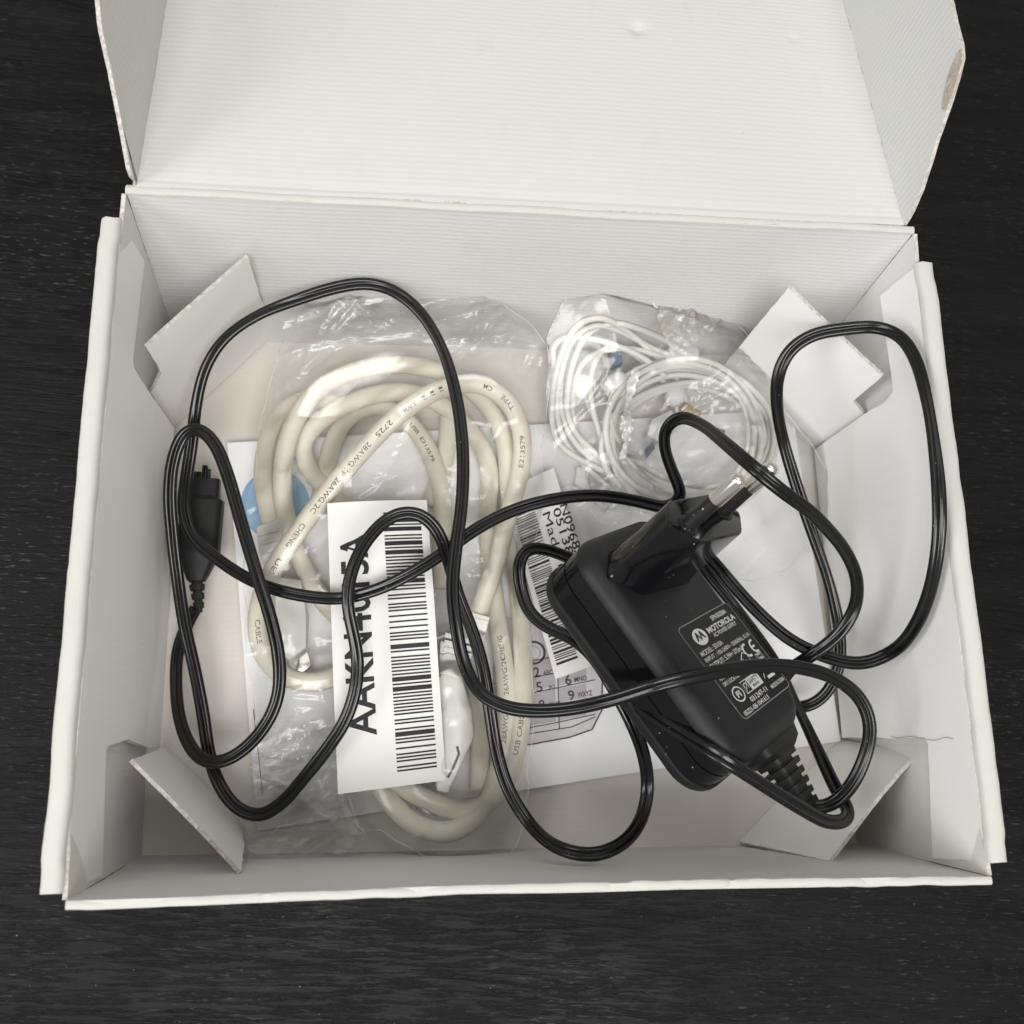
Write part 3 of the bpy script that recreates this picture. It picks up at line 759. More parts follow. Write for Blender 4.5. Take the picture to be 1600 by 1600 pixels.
# ------------------------------------------------------------------ clear bags
def film(outline, content, seed, name, parent, floor=.45, ridge=60, amp=.10, slope=.30, cap=None, spacing=.075, mats=None, zref=1.0, lift=.05, extra=None):
    r=np.random.default_rng(seed)
    poly=np.array([U(x,y,zref)[:2] for x,y in outline])
    # soften and roughen the outline
    pc=catmull([(p[0],p[1],0) for p in poly],.12,True)[:,:2]
    pc=pc+np.array([(.16*nz(p[0]*1.4,p[1]*1.4,seed)+.07*nz(p[0]*4,p[1]*4,seed),.16*nz(p[0]*1.4+9,p[1]*1.4,seed)+.07*nz(p[0]*4,p[1]*4,seed+7)) for p in pc])
    mn=pc.min(0)-.1; mx=pc.max(0)+.1
    nx=int((mx[0]-mn[0])/spacing); ny=int((mx[1]-mn[1])/spacing)
    X,Y=np.meshgrid(np.linspace(mn[0],mx[0],nx),np.linspace(mn[1],mx[1],ny))
    ins=np.zeros(X.shape,bool); j=len(pc)-1
    for i in range(len(pc)):
        xi,yi=pc[i]; xj,yj=pc[j]
        c=((yi>Y)!=(yj>Y))&(X<(xj-xi)*(Y-yi)/(yj-yi+1e-12)+xi); ins^=c; j=i
    h=np.full(X.shape,floor)
    for (cx,cy,cz,cr) in content:
        d=np.hypot(X-cx,Y-cy)
        t=cz+np.sqrt(np.maximum(cr*cr-np.minimum(d,cr)**2,0))-slope*np.maximum(0,d-cr*.6)
        h=np.maximum(h,t+lift)
    raw=h.copy()
    def blur(a,k):
        for _ in range(k):
            p=np.pad(a,1,mode='edge'); a=(p[:-2,1:-1]+p[2:,1:-1]+p[1:-1,:-2]+p[1:-1,2:]+2*a)/6
        return a
    for _ in range(4): h=np.maximum(blur(h,45),raw)
    h=blur(h,25)
    dd=np.maximum(raw-h+.03,0)                 # ease the film up wherever something would poke through it
    for _ in range(7):
        p=np.pad(dd,1,mode='edge'); dd=np.max([p[1:-1,1:-1],p[:-2,1:-1],p[2:,1:-1],p[1:-1,:-2],p[1:-1,2:]],axis=0)
    h=h+blur(dd,18)
    # creases: sharp little folds running over the film
    w=np.zeros(X.shape); touch=np.zeros(X.shape)
    for (cx,cy,cz,cr) in content: touch[np.hypot(X-cx,Y-cy)<cr*.9]=1
    free=1-.92*np.clip(blur(touch,14)*1.5,0,1)
    for k in range(ridge):
        c=pc[r.integers(len(pc))]*r.uniform(.0,.9) ; c=c+(pc.mean(0))*(1-r.uniform(.1,.9)) if k%2 else np.array([r.uniform(mn[0],mx[0]),r.uniform(mn[1],mx[1])])
        a=(r.normal(.35,.45) if k%3 else r.uniform(0,math.pi)); Ln=r.uniform(1.0,4.0); wd=r.uniform(.03,.10); am=r.uniform(.15,1)*amp
        u=(X-c[0])*math.cos(a)+(Y-c[1])*math.sin(a); v=-(X-c[0])*math.sin(a)+(Y-c[1])*math.cos(a)
        v=v+.25*np.sin(u*r.uniform(.6,1.8)+r.uniform(0,6))*.4
        w+=am*np.exp(-np.abs(v)/wd)*np.exp(-(u/Ln)**4)*free
    # broad facets
    for k in range(14):
        a=r.uniform(0,math.pi); f=r.uniform(.6,1.6); ph=r.uniform(0,6)
        u=X*math.cos(a)+Y*math.sin(a); w+=.012*np.sin(u*f*2+ph+.8*np.sin((X*math.sin(a)-Y*math.cos(a))*f*1.3))
    h=h+w
    if extra is not None: h=h+extra(X,Y)
    if cap is not None: h=np.minimum(h,cap(X,Y))
    # vertex list
    idm=-np.ones(X.shape,int); V=[]
    good=ins
    ys,xs=np.where(good)
    # distance-free edge jitter
    for n_,(yy,xx) in enumerate(zip(ys,xs)): idm[yy,xx]=n_
    V=np.stack([X[good],Y[good],h[good]],1)
    F=[]
    for yy in range(ny-1):
        for xx in range(nx-1):
            q_=[idm[yy,xx],idm[yy,xx+1],idm[yy+1,xx+1],idm[yy+1,xx]]
            if min(q_)>=0: F.append(q_)
    mb=MB(); mb.add(V,F)
    o=mb.build(name,mats or M['film'],parent,sharp=0)
    return o,(lambda x,y: float(h[int(np.clip((y-mn[1])/spacing,0,ny-1)),int(np.clip((x-mn[0])/spacing,0,nx-1))])),pc

bag1=thing('plastic_bag','crinkled clear plastic bag holding the thick cream cable, with a long barcode label','bag',U(620,900,.3))
out1=[(470,470),(520,472),(560,480),(640,502),(740,486),(800,530),(846,565),(845,700),(838,850),(832,1000),(830,1130),(822,1240),(800,1335),(700,1343),(640,1322),(600,1300),(575,1300),(560,1332),(500,1350),(440,1358),(396,1352),(376,1318),(388,1250),(392,1100),(386,1000),(388,850),(400,720),(425,610),(448,560),(472,520)]
film1,h1,pc1=film(out1,content1,3,'film',bag1,ridge=120,amp=.20,extra=lambda X,Y:np.clip(Y-4.6,0,4)*.42)
# a rolled hem round the bag's rim, where the doubled film shows as a pale line
def hem(pc,hf,parent,r=.008):
    mb=MB(); P=np.array([(p[0]*.995+pc[:,0].mean()*.005,p[1]*.995+pc[:,1].mean()*.005,hf(p[0]*.97+pc[:,0].mean()*.03,p[1]*.97+pc[:,1].mean()*.03)) for p in pc]); P=smooth_path(P,2)
    sweep(mb,P,circle(r,6)); return mb.build('bag_hem',M['film_seal'],parent,sharp=0)
hem(pc1,h1,bag1)

# the crumpled mouth of the bag, gathered over the top of the coil
hv=np.vectorize(h1)
outf=[(440,566),(470,470),(486,496),(520,500),(560,482),(600,505),(642,520),(700,500),(742,487),(764,512),(826,548),(844,590),(812,606),(770,585),(720,592),(660,556),(600,552),(540,566),(490,596),(462,640),(430,640)]
film(outf,[],21,'bag_mouth',bag1,floor=0.0,ridge=60,amp=.24,spacing=.06,zref=1.6,extra=lambda X,Y:hv(X,Y)+.06)
# the slack corner of the bag, bunched up by the front wall
outc=[(374,1316),(390,1240),(400,1170),(440,1130),(500,1150),(520,1215),(548,1262),(561,1315),(545,1334),(500,1340),(440,1346),(396,1346)]
film(outc,[],33,'bag_corner',bag1,floor=0.0,ridge=55,amp=.26,spacing=.06,zref=1.1,mats=M['film_milky'],extra=lambda X,Y:hv(X,Y)+.10+np.clip(-6.4-Y,0,2)*.35)
# long label on the bag: local x across, y up along the strip
LW,LHh=2.9,7.9
lq=[U(528,1241,2.05),U(697,1219,2.05),U(667,779,2.5),U(511,786,2.5)]
def lab1(x,y,lift=0):
    s,t=x/LW,y/LHh; p=bil(lq,s,t)
    bend=.28*math.sin(math.pi*t)**1.5+.08*math.sin(8*t+s*2)+.03*math.sin(19*t-s*3)-.12*(2*s-1)**2
    v=nrm(CAM-p)
    p2=p+np.array((0,0,bend+lift)); 
    return p2
mb=MB(); nu,nv=10,50; vs=[lab1(LW*i/nu,LHh*j/nv) for j in range(nv+1) for i in range(nu+1)]
fs=[[j*(nu+1)+i,j*(nu+1)+i+1,(j+1)*(nu+1)+i+1,(j+1)*(nu+1)+i] for j in range(nv) for i in range(nu)]
K=len(vs); mb.add(vs+[p-np.array((0,0,.02)) for p in vs],fs+[[K+i for i in f[::-1]] for f in fs])
label1=mb.build('barcode_label',M['paper'],bag1,sharp=0)
mb=MB()
v,f=text_mesh('AAKN4015A',.0)
# the code reads from the foot of the strip upwards
put_text(mb,'AAKN4015A',0,0,5.55,.80,lambda u,v:lab1(1.12-v,1.42+u,.012),.018)
mb.build('printed_code',M['ink'],label1)
mb=MB(); y=.38; rb=random.Random(5); pat=[]
while y<7.62:
    wb=rb.choice([.045,.045,.045,.125]); gp=rb.choice([.045,.045,.05,.11])
    put_rect(mb,1.60,y,2.68,min(y+wb,7.66),lambda u,v:lab1(u,v,.012),4); y+=wb+gp
mb.build('barcode',M['ink'],label1)

# ------------------------------------------------------------------ earphones
ear=thing('earphones','off-white wired earphones coiled inside the smaller clear bag at the back','earphones',U(1040,680,.3))
mb=MB(); content2=[]; RW=.098
re=random.Random(3)
def wire(pts,it=6):
    pts=[(x,y,max(z,(560-y)/30+.25)) for x,y,z in pts]      # keeps clear of the back wall
    P=path_px(pts,.12,it); sweep(mb,P,circle(RW,8)); content2.extend((p[0],p[1],p[2],RW) for p in P[::3])
def coil(cx,cy,rx,ry,z,a0,turns,rot=0,n=26,dz=.15):
    pts=[]
    for i in range(int(n*turns)+1):
        a=math.radians(a0)+2*math.pi*i/n; k_=i/n
        x=rx*(1+.05*math.sin(k_*5+1))*math.cos(a); y=ry*(1+.05*math.cos(k_*3.3))*math.sin(a)
        pts.append((cx+x*math.cos(rot)-y*math.sin(rot)+4*math.sin(k_*4),cy+x*math.sin(rot)+y*math.cos(rot)+5*math.cos(k_*3),z+dz*k_+.08*math.sin(a*2+k_)))
    wire(pts)
coil(1072,690,118,108,.95,75,3.1,.15)
coil(1085,668,128,98,1.2,60,2.1,.35)
coil(1080,700,132,100,1.05,85,2.05,-.1)
coil(1065,682,112,112,1.35,50,2.1,.5)
coil(1078,694,122,90,.75,80,1.1,.2)
wire([(868,575,1.0),(862,548,1.1),(870,532,1.2),(890,526,1.3),(930,530,1.4),(968,542,1.5),(1010,562,1.5),(1040,590,1.3)])
wire([(1075,640,.7),(1062,600,.9),(1040,572,1.1),(1018,550,1.2),(990,525,1.5),(960,505,1.6),(938,496,1.6),(912,502,1.5),(888,528,1.4),(872,570,1.2),(863,620,1.1),(862,660,1.0),(870,690,1.0),(895,712,1.0),(925,727,1.0),(960,745,1.0)])
wire([(1120,600,.9),(1085,566,1.1),(1045,535,1.2),(1000,515,1.2),(960,505,1.2),(920,520,1.3),(898,560,1.3),(887,610,1.2),(886,645,1.1),(900,678,1.0),(930,708,1.0),(955,735,1.0),(965,765,.9),(985,790,.8)])
wire([(1040,600,.9),(1010,568,1.1),(975,545,1.2),(950,540,1.3),(932,560,1.3),(922,600,1.2),(926,640,1.1),(938,680,1.0),(950,715,1.0),(960,760,.9),(975,785,.8)])
wire([(880,560,1.0),(876,620,.9),(888,675,.85),(920,715,.85),(965,750,.85),(1010,775,.85),(1060,785,.9)])
wire([(945,665,1.2),(950,640,1.4),(965,615,1.5),(990,590,1.6),(1030,568,1.6),(1080,560,1.6),(1130,575,1.5),(1170,615,1.4),(1190,660,1.3),(1195,720,1.2),(1180,760,1.1)])
wire([(910,730,.8),(915,755,.7),(925,780,.6),(950,795,.6)])
wire([(1060,560,1.0),(1020,545,1.2),(975,520,1.3),(930,508,1.4),(896,530,1.3),(878,580,1.1),(870,640,.9),(882,690,.85),(912,725,.85),(950,760,.85),(985,782,.8)])
wire([(1070,575,1.0),(1030,556,1.2),(985,545,1.3),(940,548,1.3),(908,570,1.2),(895,620,1.0),(897,665,.9),(915,700,.85),(945,735,.85),(975,765,.85)])
mb.build('wire',M['ear_wire'],ear,sharp=0)
def bud(px,py,z,r,axis):
    m_=MB(); c=U(px,py,z); prof=[(r*math.sin(t),-r*math.cos(t)*.85) for t in np.linspace(.02,math.pi*.55,9)]
    prof+=[(r*.93,r*.3),(r*.8,r*.42),(r*.55,r*.55),(.02,r*.6)]
    lathe(m_,c,axis,prof,22); o=m_.build('earbud',M['ear_plastic'],ear); recalc(o)
    m2=MB(); lathe(m2,c-nrm(axis)*r*.1+np.array((0,0,-r*.3)),np.array((.3,-1,-.2)),[(r*.24,0),(r*.24,r*1.2),(r*.16,r*2.0)],12); s_=m2.build('stem',M['ear_plastic'],o); recalc(s_)
    content2.append((c[0],c[1],c[2],r)); return o
bud(913,604,.95,.42,(-.2,.4,-.9)); bud(966,604,1.25,.47,(.3,.2,-.9)); bud(1054,620,.9,.34,(.2,.2,-.9))
mb=MB(); prism(mb,[(952,540),(968,536),(974,566),(958,572)],.7,1.15,.05); mb.build('microphone_clip',M['dark_blue'],ear)
mb=MB(); prism(mb,[(1072,628),(1098,644),(1090,656),(1064,640)],.7,1.05,.03)
for k_ in range(5): prism(mb,[(1072+k_*5,628+k_*3.2),(1075+k_*5,630+k_*3.2),(1067+k_*5,642+k_*3.2),(1064+k_*5,640+k_*3.2)],.8,1.09,.008)
mb.build('plug_contact',M['gold'],ear)
mb=MB(); prism(mb,[(1018,655),(1050,640),(1060,668),(1030,690),(1012,680)],.45,.95,.06); mb.build('plug_housing',M['ear_plastic'],ear)
mb=MB(); prism(mb,[(1122,668),(1134,672),(1130,686),(1118,682)],.5,.85,.03); prism(mb,[(1010,700),(1020,690),(1024,700),(1014,712)],.5,.85,.03); mb.build('dark_insert',M['dark_blue'],ear)
mb=MB(); prism(mb,[(902,728),(922,734),(916,764),(898,756)],.42,.8,.06); mb.build('cable_slider',M['ear_plastic'],ear)

bag2=thing('plastic_bag','small clear plastic bag of earphones with a dusty strip of tape across its top','bag',U(1060,700,.3))
out2=[(846,560),(860,520),(900,492),(960,468),(1010,452),(1050,466),(1092,492),(1135,530),(1170,578),(1205,640),(1245,680),(1285,730),(1310,775),(1318,805),(1290,840),(1255,858),(1240,880),(1180,905),(1080,900),(990,850),(900,790),(866,720),(850,640)]
def cap2(X,Y): return 2.3+np.maximum(0,Y-3)*.8
film2,h2,pc2=film(out2,content2,8,'film',bag2,floor=.45,ridge=95,amp=.16,cap=cap2,spacing=.07,lift=.07,
    extra=lambda X,Y:np.clip(Y-5.2,0,4)*.35)
hem(pc2,h2,bag2,.008)
# dusty tape
def drape(pts_px,hf,lift,name,m,parent,zref=1.6,sub=.07,rough=.05,seed=1):
    poly=np.array([U(x,y,zref)[:2] for x,y in pts_px]); mn=poly.min(0); mx=poly.max(0)
    nx=int((mx[0]-mn[0])/sub)+2; ny=int((mx[1]-mn[1])/sub)+2
    m_=MB(); ids={}; V=[]; F=[]
    def inside(x,y):
        c=False; j=len(poly)-1
        for i in range(len(poly)):
            if (poly[i][1]>y)!=(poly[j][1]>y) and x<(poly[j][0]-poly[i][0])*(y-poly[i][1])/(poly[j][1]-poly[i][1])+poly[i][0]: c=not c
            j=i
        return c
    for j in range(ny):
        for i in range(nx):
            x=mn[0]+i*sub; y=mn[1]+j*sub
            if inside(x+.06*nz(x*6,y*6,seed),y+.06*nz(x*6,y*6,seed+5)):
                ids[i,j]=len(V); V.append((x,y,hf(x,y)+lift+rough*(nz(x*5,y*5,seed)+.5*nz(x*14,y*14,seed))))
    for (i,j) in list(ids):
        q_=[(i,j),(i+1,j),(i+1,j+1),(i,j+1)]
        if all(t in ids for t in q_): F.append([ids[t] for t in q_])
    m_.add(V,F); return m_.build(name,m,parent,sharp=0)
drape([(1016,474),(1050,478),(1096,508),(1108,530),(1085,545),(1062,566),(1036,570),(1026,548),(1010,522)],h2,.06,'dusty_tape',M['film_dirty'],bag2,sub=.035,rough=.05,seed=2)
drape([(982,585),(996,590),(988,615),(982,640),(990,655),(986,690),(976,720),(964,722),(972,690),(964,665),(974,640),(972,610)],h2,.07,'bag_seal',M['film_seal'],bag2,sub=.04,rough=.14,seed=4)
drape([(976,478),(982,476),(1006,505),(1014,512),(1008,514),(992,500)],h2,.10,'painted_fold_highlight',M['paper'],bag2,sub=.03,rough=.03,seed=6)  # white strip standing in for the bright highlight along a fold of film
# label at the corner of the small bag
l2=[U(868,1061,1.3),U(955,1030,1.3),U(865,731,1.15),U(783,768,1.15)]
def lab2(x,y,lift=0):                  # x across 0..1, y up 0..1
    p=bil(l2,x,y); return p+np.array((0,0,.08*math.sin(math.pi*y)+lift))
mb=MB(); nu,nv=6,24; vs=[lab2(i/nu,j/nv) for j in range(nv+1) for i in range(nu+1)]
fs=[[j*(nu+1)+i,j*(nu+1)+i+1,(j+1)*(nu+1)+i+1,(j+1)*(nu+1)+i] for j in range(nv) for i in range(nu)]
K=len(vs); mb.add(vs+[p-np.array((0,0,.02)) for p in vs],fs+[[K+i for i in f[::-1]] for f in fs]); label2=mb.build('barcode_label',M['paper'],bag2,sharp=0)
mb=MB(); y=.06; rb=random.Random(9)
while y<.86:
    wb=rb.choice([.005,.005,.006,.012]); gp=rb.choice([.005,.006,.010])
    put_rect(mb,.08,y,.46,y+wb,lambda u,v:lab2(u,v,.012),2); y+=wb+gp
mb.build('barcode',M['ink'],label2)
mb=MB()
for s,x0,y0,ln,ht in (('YN0968A',.90,.865,.36,.15),('051384',.76,.80,.30,.14),('Made in',.57,.80,.34,.14)):
    if ln: put_text(mb,s,0,0,ln,ht,lambda u,v:lab2(x0+v,y0-u,.012),.0 if s=='Made in' else .008)
mb.build('printed_code',M['ink'],label2)

# ------------------------------------------------------------------ power adapter
AF=np.array((4.354,-2.01,5.121))
AX=np.array([[0.540665,-0.831173,0.129745],[0.695736,0.355099,-0.624384],[0.472899,0.427851,0.770267]])   # long axis, wide axis, face normal
def A(a,b,c): return AF+AX[0]*a+AX[1]*b+AX[2]*c
adp=thing('power_adapter','black plug-in adapter with two round pins and tangled twin cord, tilted on its side','charger',U(1060,1000,.4))
AL,AW,AR=6.85,4.2,.95
def shell(levels,cap0,cap1,name,m,sharp=35):
    mb=MB(); loft(mb,[[A(x,y,c) for x,y in rrect(AL,AW,AR,ins,9)] for c,ins in levels],0,cap0,cap1)
    o=mb.build(name,m,adp,sharp=sharp); recalc(o); return o
q8=[math.radians(t) for t in (90,75,60,45,30,15,0)]
rf=.46
shellf=shell([(-rf+rf*math.sin(t)+ (0),rf*(1-math.cos(t))) for t in q8]+[(-.49,0),(-.51,.03),(-.53,.06)],True,True,'front_shell',M['black_matte'])
shell([(-.46,.035),(-1.02,.03),(-1.03,.075),(-1.06,.075),(-1.07,.03),(-1.66,.035)],True,True,'side_band',M['black_gloss'])
rb_=.40; LB=-2.08
shell([(-1.60,.06),(-1.62,.0),(-1.65,-.03)]+[(LB+rb_-rb_*math.sin(math.pi/2-t),rb_*(1-math.sin(t))-.03) for t in [math.radians(x) for x in (80,65,50,35,20,8,1)]],True,True,'back_shell',M['black_matte'])
# rating label on the face
RL=(1.168,.54); RLh,RLw=2.756,2.776       # centre (a,b), height along a, width along b
def rl(x,y,lift=.006):                      # x 0..1 across, y 0..1 from the foot upwards
    return A(RL[0]+RLh/2-y*RLh, RL[1]-RLw/2+x*RLw, lift)
mb=MB(); o_=rrect(1,1,.06,0,5); pts=[(x+.5,y+.5) for x,y in o_]
mb.add([rl(x,y,.004) for x,y in pts],[list(range(len(pts)))]); rlo=mb.build('rating_label',M['black_matte'],shellf)
mb=MB()
put_line(mb,pts,.008,lambda x,y:rl(x,y,.009),True,1)
ff=lambda x,y:rl(x,y,.010)
put_text(mb,'SPN5038A',.58,.905,.30,.050,ff,.012)
put_text(mb,'MOTOROLA',.40,.815,.55,.062,ff,.03)
put_text(mb,'AC POWER SUPPLY',.44,.760,.46,.042,ff,.012)
put_text(mb,'MODEL: 5010A',.07,.665,.42,.050,ff,.012)
put_text(mb,'INPUT : 100-240V~ 50/60Hz, 0.1A',.07,.595,.90,.050,ff,.012)
put_text(mb,'OUTPUT: 5.9V   375mA',.07,.525,.66,.050,ff,.012)
put_line(mb,[(.452,.555),(.52,.555)],.008,ff); put_line(mb,[(.452,.540),(.47,.540)],.006,ff); put_line(mb,[(.478,.540),(.495,.540)],.006,ff); put_line(mb,[(.502,.540),(.52,.540)],.006,ff)
put_text(mb,'CAUTION :',.07,.455,.32,.048,ff,.02)
put_text(mb,'FOR INDOOR USE ONLY',.07,.395,.42,.035,ff,.01)
put_text(mb,'DRY LOCATION USE',.07,.335,.42,.040,ff,.012)
# round emblem with a two-peaked letter
c=[(.24+.115*math.cos(t),.835+.085*math.sin(t)) for t in np.linspace(0,2*math.pi,30,endpoint=False)]
mb.add([ff(x,y) for x,y in c],[list(range(30))])
mb.add([rl(x,y,.014) for x,y in ((.155,.80),(.195,.89),(.215,.89),(.24,.825),(.265,.89),(.285,.89),(.325,.80),(.29,.81),(.272,.845),(.24,.79),(.208,.845),(.19,.81))],[[0,1,2,10,11],[2,3,9,10],[3,4,8,9],[4,5,6,7,8]],2)
# CE mark
for cx in (.76,.91):
    put_line(mb,arc(cx,.50,.062,70,290,16,.062),.024,ff)
put_line(mb,[(.86,.50),(.92,.50)],.022,ff)
# house and double square
put_line(mb,[(.60,.40),(.60,.45),(.56,.45),(.65,.51),(.74,.45),(.70,.45),(.70,.40)],.010,ff,True)
put_line(mb,[(.82,.36),(.93,.36),(.93,.42),(.82,.42)],.010,ff,True); put_line(mb,[(.845,.374),(.905,.374),(.905,.406),(.845,.406)],.008,ff,True)
# FI ring, safety box, bar
put_line(mb,arc(.18,.215,.085,0,360,24,.07),.014,ff); put_text(mb,'FI',.145,.185,.07,.06,ff,.03)
put_line(mb,[(.30,.17),(.64,.17),(.64,.29),(.30,.29)],.008,ff,True); put_rect(mb,.415,.17,.64,.29,ff)
put_text(mb,'SAFETY',.43,.225,.195,.05,lambda x,y:rl(x,y,.014),.02,2); put_text(mb,'MARK',.46,.185,.13,.03,lambda x,y:rl(x,y,.014),.02,2)
put_line(mb,arc(.36,.23,.035,-40,200,12,.035),.010,ff); put_line(mb,[(.31,.18),(.41,.28)],.008,ff)
put_line(mb,[(.70,.19),(.80,.30)],.008,ff); put_line(mb,arc(.83,.25,.03,0,360,14,.025),.008,ff)
put_rect(mb,.76,.165,.90,.195,ff)
put_text(mb,'031247-11',.28,.085,.34,.050,ff,.015)
put_text(mb,'MADE IN CHINA',.70,.070,.28,.042,ff,.012)
put_text(mb,'05221-08-1041613',.06,.020,.50,.045,ff,.012)
mb.build('printed_text',[M['print_light'],M['print_dim'],M['black_matte']],rlo)['kind']='stuff'

# mains plug on the face
PA,PB,PH=-1.966,-.114,2.24
hexo=[(-.78,-1.05),(-.20,-1.72),(.55,-.98),(.78,1.05),(.20,1.72),(-.58,1.06)]
def hexloop(sc,c,rd=.16):
    out=[]; n=len(hexo)
    for i in range(n):
        p=np.array(hexo[i]); a=np.array(hexo[i-1]); b=np.array(hexo[(i+1)%n])
        for t in (0,.5,1):
            e=p+nrm(a-p)*rd*(1-t)*(1-t*0)+nrm(b-p)*rd*t if t!=.5 else p+(nrm(a-p)+nrm(b-p))*rd*.28
            out.append(A(PA+e[0]*sc,PB+e[1]*sc,c))
    return out
mb=MB(); loft(mb,[hexloop(1.07,-.05),hexloop(1.07,.05),hexloop(1.03,.14),hexloop(1.0,.6),hexloop(.98,PH-.07),hexloop(.965,PH-.02),hexloop(.93,PH)])
plug=mb.build('plug',M['black_gloss'],adp,sharp=30); recalc(plug)
for sg in (-1,1):
    base=A(PA,PB+sg*.95,PH-.01); ax_=nrm(AX[2]-AX[1]*sg*.02)
    mb=MB(); lathe(mb,base,ax_,[(.30,-.05),(.30,.03),(.26,.05),(.195,.06),(.19,1.0)],24); o=mb.build('pin_sleeve',M['black_matte'],plug); recalc(o)
    mb=MB(); lathe(mb,base,ax_,[(.15,.95),(.20,1.0),(.203,1.02),(.203,1.74),(.195,1.82),(.17,1.88),(.12,1.92),(.05,1.935)],28); o=mb.build('pin',M['chrome'],plug); recalc(o)

# strain relief at the foot: a neck and a row of stepped ribs
def relief(f0,u_,v_,w_,segs,name,parent,m):
    mb=MB(); f0=np.asarray(f0)
    for (h0,h1,a0,a1,t0,t1) in segs:
        l=[]
        for h,aa,tt in ((h0,a0,t0),(h1,a1,t1)):
            l.append([f0+u_*h+v_*x+w_*y for x,y in rrect(aa*2,tt*2,min(aa,tt)*.5,0,4)])
        loft(mb,l)
    o=mb.build(name,m,parent,sharp=40); recalc(o); return o
rs=A(AL/2-.25,.75,-.95); re_=U(1268,1266,4.55); ru=nrm(re_-rs); rv=nrm(AX[1]-ru*np.dot(AX[1],ru)); rw=np.cross(ru,rv)
Lr=np.linalg.norm(re_-rs)
segs=[(0,.45,1.05,.92,.62,.55),(.45,.62,.92,.62,.55,.45)]
h=.62
nr=6; st=(Lr-h)/nr
for i in range(nr):
    f=1-i/nr*.52; segs+=[(h,h+st*.55,.58*f,.54*f,.42*f,.40*f),(h+st*.5,h+st*1.02,.36*f,.36*f,.28*f,.28*f)]; h+=st
relief(rs,ru,rv,rw,segs,'strain_relief',adp,M['black_rubber'])

# the twin cord, one run from the adapter to the little plug by the left wall
cord=[(1262,1258,4.6),(1282,1264,4.6),(1308,1252,4.8),(1334,1222,5.2),(1353,1178,5.5),(1360,1135,5.8),(1345,1092,6.0),(1305,1060,6.2),(1250,1043,6.4),(1190,1040,6.6),(1120,1050,6.9),(1040,1067,7.0),(960,1092,6.3),(900,1106,5.6),(840,1111,5.0),(790,1105,4.5),(750,1083,4.1),(726,1040,3.8),(713,980,3.8),(707,920,3.75),(712,860,3.7),(722,780,3.7),(723,700,3.8),(713,620,3.9),(691,545,4.0),(656,487,4.1),(615,454,4.1),(575,443,4.1),(530,448,4.1),(470,466,4.0),(400,494,3.9),(350,530,3.7),(321,575,3.4),(307,630,3.0),(300,690,2.5),(291,750,2.2),(287,795,2.1),(300,838,2.1),(335,870,2.2),(385,903,2.4),(430,921,2.6),(480,932,2.8),(535,935,3.0),(590,921,3.1),(640,897,3.2),(690,866,3.2),(740,829,3.2),(800,798,3.2),(860,781,3.2),(930,774,3.0),(1000,784,2.7),(1042,793,2.7),(1064,778,3.0),(1052,740,3.6),(1039,703,4.2),(1039,670,4.7),(1060,652,5.1),(1095,663,5.8),(1135,694,6.8),(1184,736,7.6),(1224,769,7.5),(1262,796,7.1),(1285,818,6.7),(1320,860,6.0),(1339,905,5.4),(1336,950,4.9),(1311,990,4.5),(1270,1023,4.2),(1238,1043,3.5),(1205,1080,2.2),(1120,1105,1.5),(1040,1095,1.9),(985,1072,2.9),(966,1072,3.8),(980,1092,4.8),(1022,1120,5.6),(1070,1149,6.2),(1130,1186,6.9),(1190,1225,6.5),(1250,1262,6.0),(1296,1285,5.5),(1321,1282,5.2),(1326,1266,4.8),(1309,1238,4.4),(1286,1190,3.8),(1263,1140,3.2),(1246,1105,2.7),(1215,1040,1.7),(1150,950,1.1),(1095,880,1.5),(1090,858,2.2),(1106,868,3.0),(1128,893,3.2),(1152,922,3.3),(1190,962,3.4),(1235,1000,3.7),(1290,1026,4.0),(1345,1037,4.4),(1395,1018,5.0),(1432,975,6.2),(1455,915,7.0),(1467,840,7.6),(1467,770,7.85),(1459,690,7.85),(1447,620,7.75),(1430,560,7.5),(1405,524,7.15),(1370,511,6.8),(1320,514,6.5),(1270,523,6.2),(1235,546,5.9),(1216,585,5.5),(1214,635,4.9),(1224,690,4.2),(1245,760,3.8),(1272,840,3.3),(1298,920,2.8),(1312,990,2.4),(1310,1045,2.0),(1290,1085,1.7),(1262,1104,1.5),(1215,1100,1.1),(1100,1000,.95),(960,905,1.5),(890,872,2.2),(850,858,2.8),(823,857,3.0),(811,877,3.0),(813,915,2.9),(826,955,3.0),(855,980,3.3),(895,998,3.8),(930,1030,4.4),(958,1075,4.7),(985,1125,4.6),(1006,1180,4.2),(1012,1235,3.8),(1000,1285,4.0),(970,1320,4.4),(925,1336,4.6),(875,1326,4.2),(830,1290,3.1),(795,1235,2.9),(775,1170,2.8),(764,1100,3.0),(755,1045,3.1),(738,985,3.0),(718,935,2.9),(703,885,3.1),(690,843,3.6),(672,814,3.8),(645,800,3.9),(615,805,3.9),(585,829,3.9),(560,866,3.9),(546,905,3.8),(543,945,3.7),(552,990,3.5),(559,1030,3.3),(556,1075,3.2),(540,1125,3.0),(511,1170,2.7),(471,1220,2.3),(440,1255,1.9),(405,1275,1.6),(370,1263,1.5),(342,1225,1.4),(327,1180,1.3),(318,1120,1.4),(303,1040,1.6),(289,980,1.8),(277,900,2.1),(269,830,2.5),(265,770,2.9),(272,712,3.2),(290,674,3.4),(312,669,3.5),(335,692,3.5),(355,740,3.4),(378,820,3.3),(402,900,3.2),(424,970,3.0),(436,1030,2.8),(435,1085,2.6),(417,1130,2.4),(385,1168,2.2),(350,1190,2.1),(320,1190,2.0),(296,1165,1.7),(280,1120,1.4),(275,1060,1.1),(279,1010,.9),(293,975,.8),(306,950,.8)]
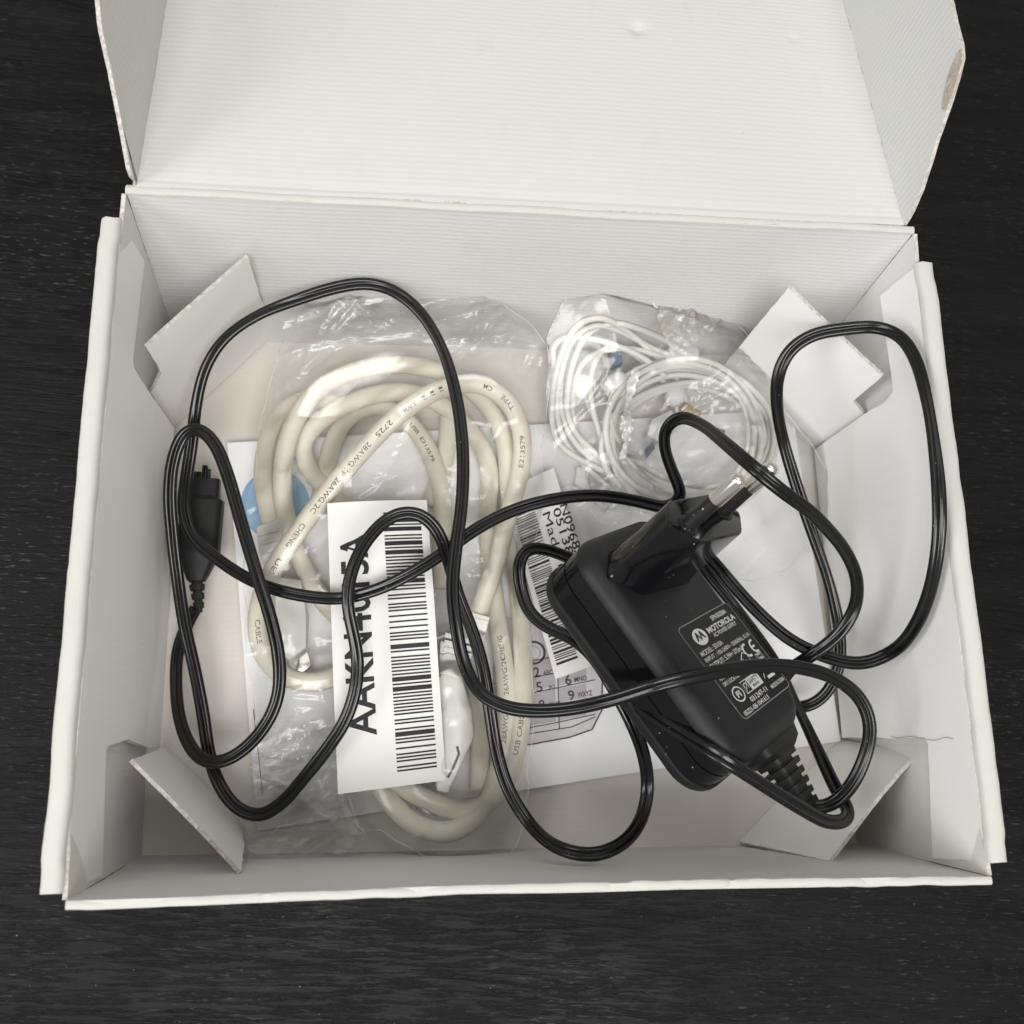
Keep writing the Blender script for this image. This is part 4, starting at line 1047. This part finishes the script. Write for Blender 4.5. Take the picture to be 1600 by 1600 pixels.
P=path_px(cord,.10,10)
rc,oc=.085,.096; prof=[]
for i in range(11):
    a=math.radians(-158+316*i/10); prof.append((oc+rc*math.cos(a),rc*math.sin(a)))
for i in range(11):
    a=math.radians(22+316*i/10); prof.append((-oc+rc*math.cos(a),rc*math.sin(a)))
s=np.r_[0,np.cumsum(np.linalg.norm(np.diff(P,axis=0),axis=1))]
roll=np.array([math.radians(70*nz(x*.14,3.1)+26*nz(x*.45,9.7)) for x in s])
mb=MB(); sweep(mb,P,prof,roll)
cordo=mb.build('cord',M['black_cord'],adp,sharp=0)

# the little device plug at the far end
d0=U(321,728,1.1); d1=U(307,905,.85); du=nrm(d1-d0); dv=nrm(np.cross((0,0,1),du)); dw=np.cross(du,dv)
DL=np.linalg.norm(d1-d0)
dp=relief(d0,du,dv,dw,[(.40,.95,.46,.48,.24,.26)],'device_plug',adp,M['black_matte'])
relief(d0,du,dv,dw,[(.92,1.05,.46,.60,.26,.34),(1.05,2.6,.60,.58,.38,.40),(2.6,3.15,.58,.36,.40,.28),(3.15,DL+.05,.36,.25,.28,.22)],'grip',dp,M['black_rubber'])
relief(d0+dw*.30,du,dv,dw,[(1.25,2.2,.26,.26,.06,.06),(2.2,2.35,.26,.16,.06,.04)],'grip_inlay',dp,M['black_gloss'])
relief(d0,du,dv,dw,[(0,.5,.08,.08,.10,.10)],'contact',dp,M['black_gloss'])
relief(d0+dv*.12,du,dv,dw,[(.1,.45,.05,.05,.08,.08)],'contact',dp,M['black_matte'])
relief(d0-dv*.2,du,dv,dw,[(.2,.6,.10,.10,.12,.12)],'contact',dp,M['black_gloss'])
e0=U(307,900,.85); e1=U(311,955,.8); eu=nrm(e1-e0); ev=nrm(np.cross((0,0,1),eu)); ew=np.cross(eu,ev)
segs=[]; 
for i in range(4):
    f=1-i*.12; segs+=[(i*.26,i*.26+.16,.24*f,.22*f,.20*f,.19*f),(i*.26+.14,i*.26+.28,.15*f,.15*f,.14*f,.14*f)]
relief(e0,eu,ev,ew,segs,'strain_relief',dp,M['black_rubber'])
